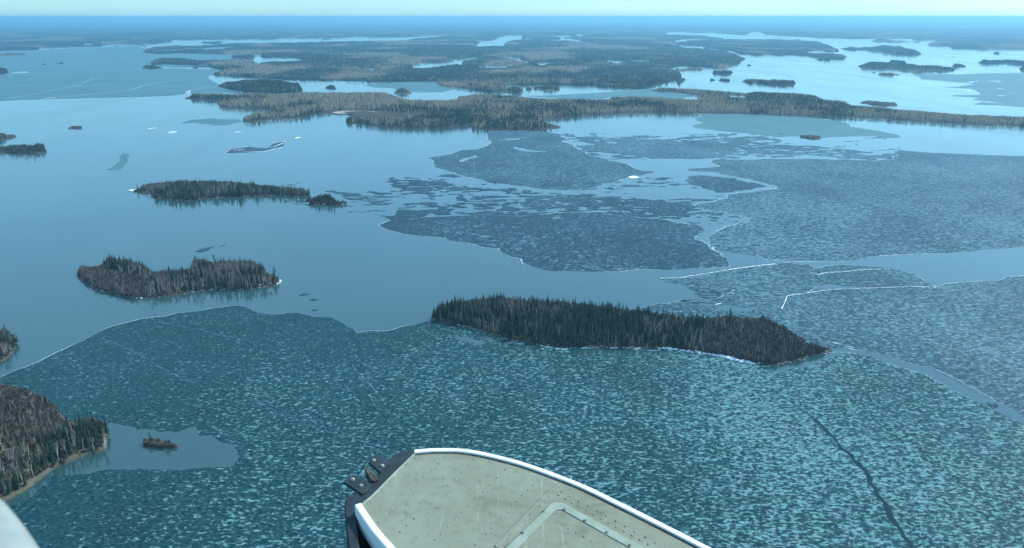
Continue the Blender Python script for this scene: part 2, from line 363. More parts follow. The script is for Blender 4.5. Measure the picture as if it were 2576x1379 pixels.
ISL = [
 ('c', [(-60,330),(40,315),(80,305),(330,300),(560,295),(800,298),(1000,310),(1120,340),(1190,370),(1180,390),(1080,385),(1000,383),(960,385),(930,400),(1060,400),(1240,415),(1245,435),(1220,445),(1120,440),(900,418),(800,412),(600,415),(440,405),(400,385),(280,372),(100,345),(-60,338)], 'big far wooded island at the head of the right hand bay'),
 ('c', [(1195,365),(1280,350),(1400,350),(1500,338),(1640,343),(1760,375),(1810,408),(1740,415),(1630,412),(1500,390),(1300,380)], 'humped dark island in the far right bay'),
 ('c', [(1400,316),(1450,300),(1560,297),(1640,305),(1790,312),(1800,319),(1600,321)], 'thin far island behind the humped dark island'),
 ('c', [(1325,500),(1380,480),(1430,465),(1560,470),(1580,450),(1680,458),(1690,478),(1850,490),(2050,510),(2065,528),(1900,530),(1600,518),(1400,514)], 'long low wooded island in the right bay below the humped dark one'),
 ('c', [(1005,450),(1040,432),(1120,435),(1145,450),(1100,456)], 'small island touching the tip of the big far island'),
 ('c', [(1430,548),(1450,536),(1470,550)], 'tiny tree topped rock at the left of a string of islets'),
 ('c', [(1475,560),(1500,547),(1600,552),(1665,562),(1600,568)], 'flat islet strung below the long low island'),
 ('c', [(1690,542),(1760,532),(1800,525),(1835,550),(1760,552)], 'low islet with one clump of trees below the long low island'),
 ('c', [(2025,497),(2060,478),(2120,485),(2148,503),(2060,507)], 'small round topped islet right of the long low island'),
 ('c', [(2220,475),(2270,446),(2350,450),(2576,455),(2900,460),(2900,492),(2576,490),(2500,480),(2350,478),(2300,486)], 'wooded island entering from the right edge above the pale ice'),
 ('c', [(2535,515),(2576,497),(2750,500),(2750,527),(2545,524)], 'short island at the right edge just above the pale ice'),
 ('c', [(2340,404),(2365,387),(2400,398),(2380,410)], 'tiny islet alone high in the right bay'),
 ('c', [(2025,430),(2040,424),(2050,431)], 'dark speck of rock in the far right bay'),
 ('c', [(235,550),(250,525),(380,528),(395,550),(300,559)], 'small wooded islet off the end of the central woods'),
 ('c', [(215,609),(230,588),(270,608)], 'tiny islet beside a slightly longer one off the central woods'),
 ('c', [(283,608),(300,588),(370,596),(374,611)], 'slightly longer islet of a close pair off the central woods'),
 ('c', [(490,494),(515,480),(540,496)], 'tiny islet nearest the tip of the central woods'),
 ('c', [(455,615),(490,595),(550,592),(700,596),(850,603),(867,632),(760,641),(650,633),(560,622)], 'lens shaped wooded island above the peninsula'),
 ('c', [(910,503),(920,499),(930,504)], 'upper bare rock speck in the middle of the right bay'),
 ('c', [(966,520),(976,516),(986,521)], 'middle bare rock speck in the right bay'),
 ('c', [(952,595),(962,590),(974,596)], 'lower bare rock speck right of the lens shaped island'),
 ('c', [(-40,515),(60,510),(180,518),(150,534),(-40,532)], 'flat wooded island lying off the central woods'),
 ('c', [(1330,777),(1400,758),(1480,762),(1600,766),(1632,794),(1500,797)], 'thin islet with scattered pines behind the peninsula'),
 ('b', [(400,700),(430,672),(470,658),(510,672),(542,700),(470,711)], 'rounded dark islet in the iced bay behind the peninsula'),
 ('b', [(1240,692),(1255,660),(1300,648),(1360,658),(1380,690),(1350,704)], 'wooded islet with white rocks at its shore touching the central woods'),
 ('b', [(1393,682),(1405,655),(1430,652),(1444,682)], 'smallest of three islets in the narrow bay'),
 ('b', [(1453,674),(1460,648),(1550,638),(1640,648),(1656,678),(1550,682)], 'longest of three islets in the narrow bay'),
 ('a', [(2440,668),(2455,645),(2480,638),(2515,648),(2522,672)], 'square topped islet right of the dark spruce island'),
 ('a', [(1062,512),(1090,490),(1150,488),(1222,508),(1150,520)], 'dark islet at the edge of the far left ice'),
 ('a', [(1270,513),(1290,506),(1310,512)], 'low rock between the far left ice and the central woods'),
 ('a', [(1435,512),(1470,500),(1500,514)], 'tiny wooded rock in the inlet of the central woods'),
 ('a', [(305,489),(330,475),(358,490)], 'smaller of two dark islets frozen in the far left ice'),
 ('a', [(412,487),(460,465),(508,487)], 'larger of two dark islets frozen in the far left ice'),
 ('a', [(-400,565),(-400,505),(0,508),(50,518),(66,545),(0,562)], 'dark wooded point at the left edge of the far ice'),
 ('a', [(-300,418),(0,410),(60,400),(205,408),(100,417)], 'thin flat point at the far left ice edge'),
 ('a', [(848,352),(875,340),(902,352)], 'tiny far islet at the top of the left ice'),
 ('a', [(998,353),(1060,338),(1133,350)], 'flat far islet left of the central woods'),
 ('a', [(1500,326),(1530,312),(1640,310),(1702,318),(1600,329)], 'flat island in the farthest left channel'),
 ('a', [(2410,301),(2440,288),(2492,300)], 'tiny wooded islet in the farthest channel'),
 ('a', [(495,967),(540,948),(612,948),(622,964)], 'low rocky islet alone in the left water'),
 ('a', [(-400,1100),(-400,990),(0,1000),(60,1014),(142,1022),(60,1042),(0,1058)], 'brown spit of land at the left edge'),
 ('f', [(805,195),(850,190),(960,192),(974,208),(900,213),(850,205)], 'reddish brush islet frozen at the edge of the upper right ice'),
]
for tg, pts, lb in ISL: land(tg, pts, lb)
N_FAR = len(LAND)
NEAR = {}
NEAR['I1'] = land('i', [(90,190),(130,145),(200,110),(250,103),(340,98),(430,90),(510,75),(540,88),(640,97),(790,105),(870,108),(940,115),(1040,125),(1140,140),(1220,145),(1400,172),(1600,197),(1740,205),(1870,190),(1950,205),(2070,200),(2180,245),(2240,295),(2330,350),(2440,385),(2470,405),(2420,425),(2330,450),(2230,475),(2150,497),(2060,492),(2000,488),(1850,450),(1700,425),(1500,397),(1200,393),(1080,390),(850,392),(740,377),(560,347),(450,312),(300,267),(120,238),(90,215)], 'long wooded island in the foreground behind the float', .04)
NEAR['I2'] = land('j', [(120,320),(150,240),(190,200),(260,225),(400,205),(430,150),(490,110),(560,135),(700,145),(830,185),(930,245),(960,280),(1050,270),(1180,268),(1290,255),(1400,235),(1430,140),(1540,140),(1640,165),(1740,158),(1900,155),(1990,155),(2060,155),(2180,190),(2220,235),(2235,290),(2300,295),(2340,310),(2370,340),(2400,390),(2415,410),(2360,440),(2200,470),(2050,490),(1850,500),(1560,495),(1300,545),(1100,570),(900,590),(780,590),(600,560),(460,520),(370,500),(200,400),(160,350)], 'wooded island with a low saddle in the left water', .04)
NEAR['I3'] = land('d', [(895,442),(955,425),(1000,397),(1100,388),(1280,370),(1370,372),(1600,377),(1750,392),(1800,402),(1900,407),(2050,422),(2145,440),(2147,490),(1900,482),(1700,487),(1500,500),(1405,505),(1300,518),(1180,510),(1070,500),(1060,465),(955,455),(900,450)], 'long flat wooded island in the left middle distance', .04)
NEAR['I4'] = land('d', [(2105,530),(2130,492),(2200,478),(2280,465),(2320,500),(2400,515),(2445,537),(2380,547),(2200,547)], 'little pine islet off the right end of the long flat island')
NEAR['I5'] = land('d', [(-260,190),(-260,130),(0,135),(60,130),(120,125),(220,128),(260,114),(300,122),(333,178),(200,190),(0,187)], 'pine covered islet at the left edge')
NEAR['I6'] = land('e', [(-300,330),(-300,100),(0,120),(20,110),(60,140),(100,178),(90,230),(55,280),(0,315)], 'small brushy island cut by the left edge')
NEAR['I7'] = land('e', [(-420,430),(0,430),(120,450),(250,500),(330,565),(380,635),(430,640),(480,620),(520,612),(600,650),(622,700),(605,820),(500,850),(430,875),(300,930),(150,1050),(0,1130),(-420,1250)], 'tan and dark green wooded shore in the bottom left corner', .04)
NEAR['I8'] = land('e', [(805,795),(815,745),(860,730),(980,757),(1060,785),(1122,803),(960,812)], 'tiny brush islet beside the bottom left shore')
NEAR['I9'] = land('D', [(168,524),(172,520),(182,521),(184,524),(176,526)], 'single dark rock alone in the left water')

# low bare places inside the near woods where only brush grows (photo coordinates)
BRUSH = np.zeros_like(MASK)
for tg, q in (('i', [(1700,330),(1900,240),(2070,215),(2250,310),(2480,400),(2150,510),(1950,480),(1700,430)]),
              ('j', [(120,400),(140,260),(260,235),(420,215),(520,290),(700,330),(880,350),(1000,420),(900,600),(450,540)]),
              
              ('e', [(-400,420),(0,430),(120,450),(330,570),(380,700),(300,760),(-400,900)])):
    raster(Z(tg, q), 1, BRUSH)
def look_b(u, v):
    c = np.clip(((np.asarray(u) - U_MIN) * RS).astype(int), 0, MASK.shape[1] - 1)
    r = np.clip(((np.asarray(v) - V_MIN) * RS).astype(int), 0, MASK.shape[0] - 1)
    return BRUSH[r, c]

def birchness(x, y):
    n = fbm(x / 320. + 3.1, y / 520. + 1.7, 4, 5)
    return np.clip((n - .40) * 4.2, 0, 1)

GRIDS = {}
def terrain(i):
    rows, cols = np.where(MASK == i)
    if not len(rows): return
    u0, u1 = cols.min() / RS + U_MIN - 8, cols.max() / RS + U_MIN + 8
    v0, v1 = rows.min() / RS + V_MIN - 6, rows.max() / RS + V_MIN + 6
    near = i > N_FAR
    small = (u1 - u0) < 420
    su = 1.6 if near else (1.2 if small else 3.0)
    sv = 1.2 if near else (.6 if small else 1.0)
    if i == MAIN: v0 = 48
    us = np.arange(u0, u1 + su, su); vs = np.arange(v0, v1 + sv, sv)
    if i == MAIN: vs = np.concatenate([np.array([48.0, 48.4, 49.0, 49.7]), np.arange(50.5, v1 + 1, 1.0)])
    U, Vv = np.meshgrid(us, vs)
    XY = P(U, Vv)
    X, Y = XY[..., 0], XY[..., 1]
    d = np.hypot(X, Y)
    # a tree of this height standing here must still project onto the land: keeps the far shore where the photo shows it
    eh = 4.0 if not small or near else 1.5
    uu, vv = proj(X, Y, eh + 0 * X)
    m = ((look(U, Vv) == i) & ((look(uu, vv) == i) | (Vv < 53))).astype(float)
    b = m.copy()
    k = (3 if near else 1)
    for _ in range(k):
        p = np.pad(b, 1, mode='edge')
        b = (p[:-2, 1:-1] + p[2:, 1:-1] + p[1:-1, :-2] + p[1:-1, 2:] + 2 * p[1:-1, 1:-1]) / 6
    n = fbm(X / 14., Y / 14., 4, i) if near else fbm(X / 90., Y / 140., 4, i)
    if near:
        z = (b - .42) * (2.6 + 3.0 * n)
    else:
        z = (b - .40) * (3. + 5 * n)
        if i in (MAIN, STRIP) or not small:
            hills = np.clip(fbm(X / 1500., Y / 2200., 3, 9) - .35, 0, 1) * 25 * np.clip((d - 3500) / 4000, 0, 1)
            z = z + np.where(b > .8, hills, 0)
    # closed canopy of the far woods, too far to tell trees apart
    can = np.clip((d - 3300) / 900, 0, 1) if not small else np.clip((d - 6000) / 2000, 0, 1)
    uu, vv = proj(X, Y, 11 + 0 * X)
    cm = (look(uu, vv) == i) | (Vv < 53)
    for q in (3., 6., 8.5):
        uq, vq = proj(X, Y, q + 0 * X); cm &= (look(uq, vq) == i) | (Vv < 53)
    z = z + np.where(cm & (b > .5), can * (5 + 6 * vnoise(X / 11., Y / 16., 3)), 0)
    V3 = np.stack([X, Y, z], -1).reshape(-1, 3)
    nr, nc = b.shape
    idx = np.arange(nr * nc).reshape(nr, nc)
    keep = (z[:-1, :-1] > 0) | (z[1:, :-1] > 0) | (z[:-1, 1:] > 0) | (z[1:, 1:] > 0)
    Q = np.stack([idx[1:, :-1], idx[1:, 1:], idx[:-1, 1:], idx[:-1, :-1]], -1)[keep]
    used = np.unique(Q); remap = -np.ones(nr * nc, int); remap[used] = np.arange(len(used))
    name = 'mainland' if i == MAIN else ('peninsula' if i == STRIP else 'island')
    mat = M['tanland'] if i in (NEAR['I7'],) else M['island'] if near else (M['canopy'] if (i != STRIP and v1 < 245) else M['mainland'])
    o = quad_mesh(name, V3[used], remap[Q], mat)
    at = o.data.attributes.new('birch', 'FLOAT', 'POINT')
    at.data.foreach_set('value', (birchness(V3[used, 0], V3[used, 1]) - .22).astype(np.float32))
    tag(o, LAND[i - 1], 'island' if name == 'island' else name, kind='structure')
    GRIDS[i] = (us, vs, z)
for i in range(1, len(LAND) + 1): terrain(i)
def ground_z(i, u, v):
    us, vs, z = GRIDS[i]
    c = np.clip(np.searchsorted(us, u) - 1, 0, len(us) - 2); r = np.clip(np.searchsorted(vs, v) - 1, 0, len(vs) - 2)
    return np.maximum(z[r, c], z[r + 1, c])

# sandy beach on the peninsula
bp = P(*np.array(Z('b', [(-60,850),(20,843),(150,843),(260,849),(330,856),(250,861),(100,860),(-20,858)])).T)
tag(mesh_obj('beach', [(x, y, 2.6 + (1.5 if 0 < k < 4 else 0)) for k, (x, y) in enumerate(bp)] + [(x, y, -1) for x, y in bp],
             [tuple(range(8))[::-1]] + [(k, (k + 1) % 8, 8 + (k + 1) % 8, 8 + k) for k in range(8)], M['sand']),
    'narrow pinkish sand beach at the foot of the peninsula woods', 'beach', kind='structure')

# ------------------------------------------------------------------ ice
def inside(p, poly):
    x, y = p; c = False; n = len(poly); j = n - 1
    for i in range(n):
        xi, yi = poly[i]; xj, yj = poly[j]
        if (yi > y) != (yj > y) and x < (xj - xi) * (y - yi) / (yj - yi) + xi: c = not c
        j = i
    return c
def sheet_mesh(outer, holes, top, thick):
    loops = [outer] + holes
    vs = []; es = []; 
    for lp in loops:
        o = len(vs); vs += [Vector((float(p[0]), float(p[1]))) for p in lp]
        es += [(o + k, o + (k + 1) % len(lp)) for k in range(len(lp))]
    ctr = Vector((sum(p.x for p in vs) / len(vs), sum(p.y for p in vs) / len(vs)))
    sc = 1000.0
    r = delaunay_2d_cdt([(p - ctr) / sc for p in vs], es, [], 1, 1e-7)
    v2 = [p * sc + ctr for p in r[0]]; faces = []
    hl = [[tuple(map(float, p)) for p in h] for h in holes]; ol = [tuple(map(float, p)) for p in outer]
    for f in r[2]:
        c = (sum(v2[k].x for k in f) / len(f), sum(v2[k].y for k in f) / len(f))
        if inside(c, ol) and not any(inside(c, h) for h in hl): faces.append(tuple(f))
    V = [(p.x, p.y, top) for p in v2]; n = len(V)
    cnt = {}
    for f in faces:
        for k in range(len(f)):
            a, b = f[k], f[(k + 1) % len(f)]; cnt[(a, b)] = 1
    V += [(p.x, p.y, top - thick) for p in v2]
    sides = [(a, b, b + n, a + n)[::-1] for (a, b) in cnt if (b, a) not in cnt]
    return V, faces + sides
def fract(pts, amp=.10, seed=1, it=5, minlen=2.5):
    """fractal edge in world metres"""
    rr = random.Random(seed); pts = [tuple(p) for p in pts]
    for _ in range(it):
        q = []
        for k in range(len(pts)):
            a = pts[k]; b = pts[(k + 1) % len(pts)]; q.append(a)
            L = math.hypot(b[0] - a[0], b[1] - a[1])
            mn = max(minlen, math.hypot(a[0], a[1]) * .0035)
            if L > mn:
                t = rr.uniform(.3, .7); d = rr.gauss(0, amp) * min(L, 120)
                q.append((a[0] + (b[0] - a[0]) * t - (b[1] - a[1]) / L * d, a[1] + (b[1] - a[1]) * t + (b[0] - a[0]) / L * d))
        pts = q
    return pts
def W(tg, pts, z=0.0):
    a = np.array(Z(tg, pts)); return [tuple(p) for p in P(a[:, 0], a[:, 1], z)]
def ribbon(pts, wid, z0, zh, seed=0, jag=.6, slow=0.0):
    """low heaped ridge of ice along a line, wid in metres"""
    rr = random.Random(seed)
    fp = [tuple(pts[0])]
    for a, b in zip(pts[:-1], pts[1:]):
        L = math.hypot(b[0] - a[0], b[1] - a[1]); n = max(2, int(L / max(3., wid * 1.5)))
        n = min(n, 60)
        for k in range(1, n + 1):
            t = k / n; j = wid * .5 * rr.uniform(-jag, jag) if k < n else 0
            fp.append((a[0] + (b[0] - a[0]) * t - (b[1] - a[1]) / L * j, a[1] + (b[1] - a[1]) * t + (b[0] - a[0]) / L * j))
    V = []; F = []
    for k, p in enumerate(fp):
        a = fp[max(0, k - 1)]; b = fp[min(len(fp) - 1, k + 1)]
        L = math.hypot(b[0] - a[0], b[1] - a[1]) or 1; nx, ny = -(b[1] - a[1]) / L, (b[0] - a[0]) / L
        g = slow + (1 - slow) * min(1, max(.12, 2.2 * float(vnoise(p[0] / 38., p[1] / 38., seed)) - .45)); w1 = wid * .5 * g * rr.uniform(.25, 1.5); w2 = wid * .5 * g * rr.uniform(.25, 1.5); h = zh * rr.uniform(.5, 1.3)
        V += [(p[0] + nx * w1, p[1] + ny * w1, z0), (p[0], p[1], z0 + h), (p[0] - nx * w2, p[1] - ny * w2, z0)]
        if k:
            o = 3 * k
            F += [(o - 3, o - 2, o + 1, o), (o - 2, o - 1, o + 2, o + 1)]
    return V, F
def ice_sheet(tg, pts, mat, label, holes=(), lines=(), amp=.09, top=.12, seed=1, cat='ice sheet', name='ice_sheet', rim=0):
    outer = fract(W(tg, pts) if tg else pts, amp, seed)
    hs = [fract(W(t, p), .1, seed + 5 + k) for k, (t, p) in enumerate(holes)]
    V, F = sheet_mesh(outer, hs, top, .35)
    o = mesh_obj(name, V, F, M[mat]); tag(o, label, cat)
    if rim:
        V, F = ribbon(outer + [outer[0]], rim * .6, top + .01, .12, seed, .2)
        mesh_obj('rimed_edge', V, F, M['frost'], o)  # pale ribbon standing in for light caught by the floe edge
    for k, (t, lp, wid, mt) in enumerate(lines):
        zz = top + .02 + .004 * k
        V, F = ribbon(W(t, lp), wid * (.42 if mt != 'darkice' else 1), zz, .25 if mt != 'darkice' else .02, seed * 31 + k, slow=.0 if mt == 'frost' else .5)
        mesh_obj('pressure_ridge' if mt != 'darkice' else 'refrozen_crack', V, F, M[mt], o)
    return o
ICE1 = ice_sheet('D', [(60,925),(130,893),(190,865),(270,825),(350,803),(420,795),(470,785),(540,774),(605,770),(640,783),(690,792),(740,786),(790,797),(835,800),(870,820),(900,838),(930,832),(960,834),(1010,822),(1085,808),(1120,800),(1300,830),(1700,870),(2060,890),(2120,886),(2200,900),(2290,932),(2360,962),(2430,1002),(2500,1032),(2575,1067),(2800,1160),(3100,1500),(3100,2400),(1300,2600),(-500,2400),(-500,1500),(-300,1150),(-200,1000),(0,950)],
  'ice_near', 'vast teal ice sheet with pale flecks filling the foreground under the float',
  holes=[('e', [(500,700),(640,655),(830,695),(1000,715),(1200,730),(1330,780),(1380,850),(1320,915),(1000,935),(640,930),(300,960),(-300,1350),(-500,1250),(200,1000)]),
         ('i', [(430,322),(560,372),(740,402),(1000,400),(1300,404),(1480,418),(1500,436),(1300,444),(1100,428),(960,440),(740,424),(640,412),(520,388),(420,350),(380,330)]),
         ('i', [(2030,505),(2230,484),(2340,458),(2480,412),(2560,428),(2400,472),(2230,515),(2120,540)]),
         ('D', [(1130,840),(1180,846),(1230,862),(1210,868),(1150,856)]), ('D', [(918,930),(930,945),(955,985),(945,990),(925,955)])],
  lines=[('h', [(520,470),(600,520),(690,585),(770,640)], 1.5, 'darkice'),
         ('h', [(770,640),(830,700),(900,780),(990,870),(1060,950),(1110,1040),(1170,1120),(1200,1200),(1260,1280),(1320,1379),(1400,1500)], 3.2, 'darkice'),
         ('D', [(240,845),(330,880),(420,935),(540,985)], .9, 'frost'), ('D', [(400,810),(520,835),(650,865)], .9, 'frost'), ('D', [(400,850),(470,880),(560,930)], .8, 'frost'),
         ('D', [(850,875),(895,930),(950,990)], .9, 'frost'), ('D', [(870,850),(900,905),(960,945)], .7, 'frost'), ('D', [(1085,870),(1180,905),(1300,960),(1400,1000)], .9, 'frost'), ('D', [(1095,868),(1200,905),(1290,935)], .7, 'frost'),
         ('D', [(640,1020),(800,1080),(960,1125),(1070,1160)], .8, 'frost'), ('D', [(655,1012),(820,1068),(990,1120)], .7, 'frost'), ('D', [(620,1005),(760,1060),(900,1100)], .6, 'frost'),
         ('D', [(1330,965),(1420,1000),(1600,1060)], .7, 'frost'), ('D', [(2190,900),(2260,950),(2400,1060),(2520,1150)], .8, 'frost'),
         ('D', [(2195,915),(2230,930)], 1.6, 'white'), ('D', [(2215,905),(2218,945)], .8, 'frost'), ('D', [(2160,1000),(2175,960),(2180,930)], .8, 'frost'),
         ('D', [(1030,1090),(1240,1170),(1450,1230)], .7, 'frost'), ('D', [(2430,998),(2475,1020),(2500,1033)], 2.0, 'white'), ('D', [(2400,985),(2425,993)], 1.6, 'white')],
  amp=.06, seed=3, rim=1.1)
ICE2 = ice_sheet('D', [(2140,878),(2200,889),(2260,903),(2330,923),(2420,963),(2500,1008),(2575,1048),(2800,1140),(3000,1140),(3000,640),(2575,693),(2509,705),(2436,710),(2378,713),(2352,722),(2349,715),(2320,706),(2302,690),(2255,679),(2194,671),(2146,666),(2074,670),(2049,675),(2030,664),(1972,662),(1929,668),(1856,675),(1784,690),(1711,700),(1660,703),(1685,712),(1720,716),(1755,738),(1752,748),(1700,760),(1640,768),(1590,782),(1700,850),(2060,880)],
  'ice_right', 'broad right hand ice sheet thick with pale snow streaks',
  holes=[('i', [(1790,145),(1850,135),(1940,150),(2020,150),(2030,165),(1960,178),(1850,175),(1790,165)]), ('f', [(20,1262),(90,1290),(240,1345),(300,1365),(200,1375),(60,1350)]),
         ('f', [(880,1225),(1000,1220),(1280,1235),(1300,1248),(1100,1250),(930,1255)])],
  lines=[('f', [(-140,1180),(0,1175),(150,1150),(400,1110),(600,1085),(660,1080)], 3.4, 'white'), ('f', [(710,1070),(850,1065),(1000,1068),(1140,1072)], 4.0, 'frost'),
         ('f', [(950,1155),(1010,1140),(1120,1135),(1250,1122),(1340,1118),(1450,1115)], 2.4, 'white'), ('f', [(955,1158),(985,1205),(940,1240),(880,1280)], 1.8, 'frost'),
         ('f', [(700,1390),(725,1340),(740,1302),(800,1290),(880,1282),(960,1268),(1050,1257),(1200,1252),(1400,1245),(1600,1236),(1770,1243)], 2.0, 'white'),
         ('f', [(1600,1236),(1700,1240),(1770,1243),(1735,1222)], 3.4, 'white'), ('f', [(900,1140),(960,1158)], 2.6, 'white'),
         ('f', [(0,1228),(120,1238),(290,1245),(380,1280),(560,1290),(720,1285)], 1.3, 'frost'), ('f', [(100,1300),(250,1320),(330,1290),(370,1262)], 1.3, 'frost'), ('f', [(60,1330),(200,1350),(300,1378)], 1.2, 'white'), ('f', [(240,1362),(285,1352)], 3., 'white'),
         ('D', [(2280,903),(2330,921),(2400,955),(2480,1000)], 1.2, 'frost'), ('D', [(2335,922),(2395,950)], 1.8, 'white'), ('D', [(2095,862),(2150,876)], 2.6, 'white'), ('D', [(2135,877),(2160,884)], 3.6, 'white'), ('D', [(2120,868),(2200,878)], 1.4, 'frost'),
         ('f', [(1840,1215),(2000,1206),(2120,1200)], 1.6, 'white'), ('D', [(1780,828),(1850,833),(1960,850),(2060,860)], 1.2, 'frost')],
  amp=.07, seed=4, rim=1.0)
ICE3 = ice_sheet('f', [(1480,300),(1530,290),(1700,305),(1900,315),(2130,325),(2382,330),(2800,345),(3100,350),(3100,900),(2382,958),(2150,975),(1900,1000),(1700,1010),(1450,1020),(1320,1030),(1280,1045),(1150,1052),(1000,1055),(700,1055),(600,1050),(480,1015),(350,1000),(240,975),(220,940),(195,890),(250,850),(310,820),(400,800),(480,785),(490,765),(440,755),(350,735),(280,720),(160,700),(90,680),(120,660),(330,625),(335,595),(430,585),(560,572),(660,560),(670,545),(600,522),(480,492),(370,475),(250,447),(120,437),(45,432),(45,420),(150,415),(270,402),(230,385),(200,370),(240,355),(700,352),(1100,357),(1350,362),(1480,352),(1510,325)],
  'ice_mid', 'huge streaked ice sheet reaching the right edge in the middle distance',
  lines=[('f', [(600,520),(665,545),(660,560),(560,570)], 3., 'frost'), ('f', [(45,425),(120,430),(250,445)], 2.5, 'frost'), ('f', [(720,595),(750,605)], 3., 'frost'), ('f', [(185,890),(200,905),(198,925),(220,950),(240,980)], 2.6, 'frost'), ('f', [(170,890),(185,915),(205,935)], 2.0, 'white')],
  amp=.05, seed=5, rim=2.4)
ICE4 = ice_sheet('f', [(25,500),(80,465),(150,465),(370,482),(560,532),(600,545),(480,567),(330,583),(240,585),(180,560),(60,520)], 'ice_dark', 'small dark lens shaped floe in the water notch of the big ice sheet', seed=6,
  lines=[('f', [(470,505),(560,525),(640,545),(560,560),(430,572)], 3.2, 'frost')])
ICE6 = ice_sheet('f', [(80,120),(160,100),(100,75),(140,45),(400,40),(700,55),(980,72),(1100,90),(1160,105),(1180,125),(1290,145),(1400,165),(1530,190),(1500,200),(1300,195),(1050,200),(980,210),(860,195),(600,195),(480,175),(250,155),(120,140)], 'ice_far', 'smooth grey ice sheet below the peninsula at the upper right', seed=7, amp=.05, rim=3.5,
  lines=[('f', [(985,77),(1030,80)], 9., 'white'), ('f', [(-20,35),(150,38),(430,36)], 4., 'frost'), ('f', [(1180,122),(1190,135)], 6, 'frost')])
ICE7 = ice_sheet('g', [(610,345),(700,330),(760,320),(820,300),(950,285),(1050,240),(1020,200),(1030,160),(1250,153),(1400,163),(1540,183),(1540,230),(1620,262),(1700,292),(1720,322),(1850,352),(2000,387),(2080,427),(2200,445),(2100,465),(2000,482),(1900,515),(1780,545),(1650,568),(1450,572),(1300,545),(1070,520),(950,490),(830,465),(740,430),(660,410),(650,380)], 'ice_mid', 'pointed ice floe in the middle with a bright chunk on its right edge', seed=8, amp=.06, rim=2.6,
  holes=[('g', [(1190,262),(1260,275),(1350,292),(1450,302),(1350,303),(1270,296),(1200,272)]), ('g', [(1020,222),(1150,216),(1290,198),(1300,202),(1160,222)]),
         ('g', [(830,358),(900,342),(960,320),(905,350),(840,375)])],
  lines=[('g', [(1040,395),(1025,460)], 1.0, 'frost'), ('g', [(935,375),(942,460)], 1.0, 'frost'), ('g', [(960,238),(990,234)], 7, 'white'), ('g', [(850,372),(880,350),(940,328)], 2.5, 'frost')])
ICE8 = ice_sheet('g', [(265,810),(330,785),(430,770),(600,755),(900,742),(1300,745),(1600,722),(1800,717),(1850,737),(1950,747),(2100,762),(2250,772),(2382,800),(2464,805),(2514,830),(2524,850),(2484,880),(2454,890),(2464,910),(2514,925),(2564,950),(2604,990),(2664,1030),(2689,1060),(2704,1100),(2564,1110),(2364,1115),(2000,1125),(1700,1133),(1480,1130),(1400,1115),(1270,1075),(1260,1045),(1190,1035),(1120,1000),(1110,975),(1000,968),(920,940),(760,915),(650,890),(430,870),(300,830)], 'ice_dark', 'dark triangular ice floe with bright holes below the broken ice', seed=9, amp=.06, rim=1.8,
  holes=[('g', [(715,855),(735,848),(765,855),(740,862)]), ('g', [(970,888),(1000,880),(1045,885),(1030,895),(990,896)]), ('g', [(1000,945),(1040,940),(1085,945),(1030,952)]), ('g', [(1210,975),(1240,970),(1268,980),(1235,990)]), ('g', [(1190,820),(1215,815),(1225,823),(1200,828)]),
         ('g', [(910,815),(950,812),(980,818),(940,822)]), ('g', [(1060,825),(1090,820),(1100,828),(1070,832)]), ('g', [(680,800),(710,797),(715,803)]), ('g', [(565,803),(605,800),(590,808)]), ('g', [(1240,930),(1300,915),(1290,925),(1250,935)]), ('g', [(1380,820),(1420,818),(1425,825)]), ('g', [(1470,755),(1540,752),(1530,765),(1490,768)]), ('g', [(1335,1045),(1380,1030),(1370,1045),(1340,1052)]), ('g', [(770,782),(830,780),(810,788)]), ('g', [(820,912),(855,910),(840,920)]),
         ('f', [(-50,740),(0,720),(30,730),(60,790),(20,800),(-30,780)])],
  lines=[('g', [(1262,1048),(1264,1080)], 1.2, 'white'), ('g', [(1110,978),(1125,1005),(1150,1020)], 1.5, 'frost')  , ('g', [(2470,885),(2490,905),(2540,930),(2580,960),(2600,990)], 3.0, 'white')])
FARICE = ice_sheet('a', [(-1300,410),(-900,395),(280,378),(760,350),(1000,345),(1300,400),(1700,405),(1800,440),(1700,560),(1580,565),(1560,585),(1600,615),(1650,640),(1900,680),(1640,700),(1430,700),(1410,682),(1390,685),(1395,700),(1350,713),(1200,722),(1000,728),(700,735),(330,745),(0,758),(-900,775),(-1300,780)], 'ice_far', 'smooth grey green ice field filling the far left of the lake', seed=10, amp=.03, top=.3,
  holes=[('a', [(1212,500),(1560,496),(1640,524),(1560,520),(1400,517),(1230,515)]), ('a', [(60,545),(200,535),(210,548),(70,555)])],
  lines=[('a', [(-300,640),(0,640),(400,648),(750,642),(1050,645),(1400,650),(1640,652)], 9, 'frost'), ('a', [(430,736),(640,712),(850,695),(1000,672),(1110,635),(1250,610),(1440,597),(1560,580),(1580,565)], 10, 'frost'),
         ('a', [(0,512),(300,492),(500,487),(800,478),(1100,460)], 16, 'frost'), ('a', [(0,560),(350,560),(600,552),(800,535),(1060,515)], 14, 'frost'), ('a', [(20,748),(350,690),(600,635),(700,590)], 7, 'frost'),
         ('a', [(200,415),(500,395),(750,360),(900,340)], 24, 'frost'), ('a', [(335,740),(370,734),(412,738)], 22, 'white'), ('a', [(460,470),(500,472),(485,485)], 20, 'frost'), ('a', [(1390,690),(1425,680),(1415,705)], 8, 'white'), ('a', [(1650,640),(1900,675)], 10, 'frost'), ('a', [(1430,675),(1560,655),(1640,650)], 8, 'frost')])
ice_sheet('b', [(180,640),(430,618),(730,612),(760,650),(850,670),(770,692),(640,696),(540,690),(380,662),(250,655)], 'ice_far', 'grey ice left in the bay behind the peninsula', seed=11, top=.2, amp=.05)
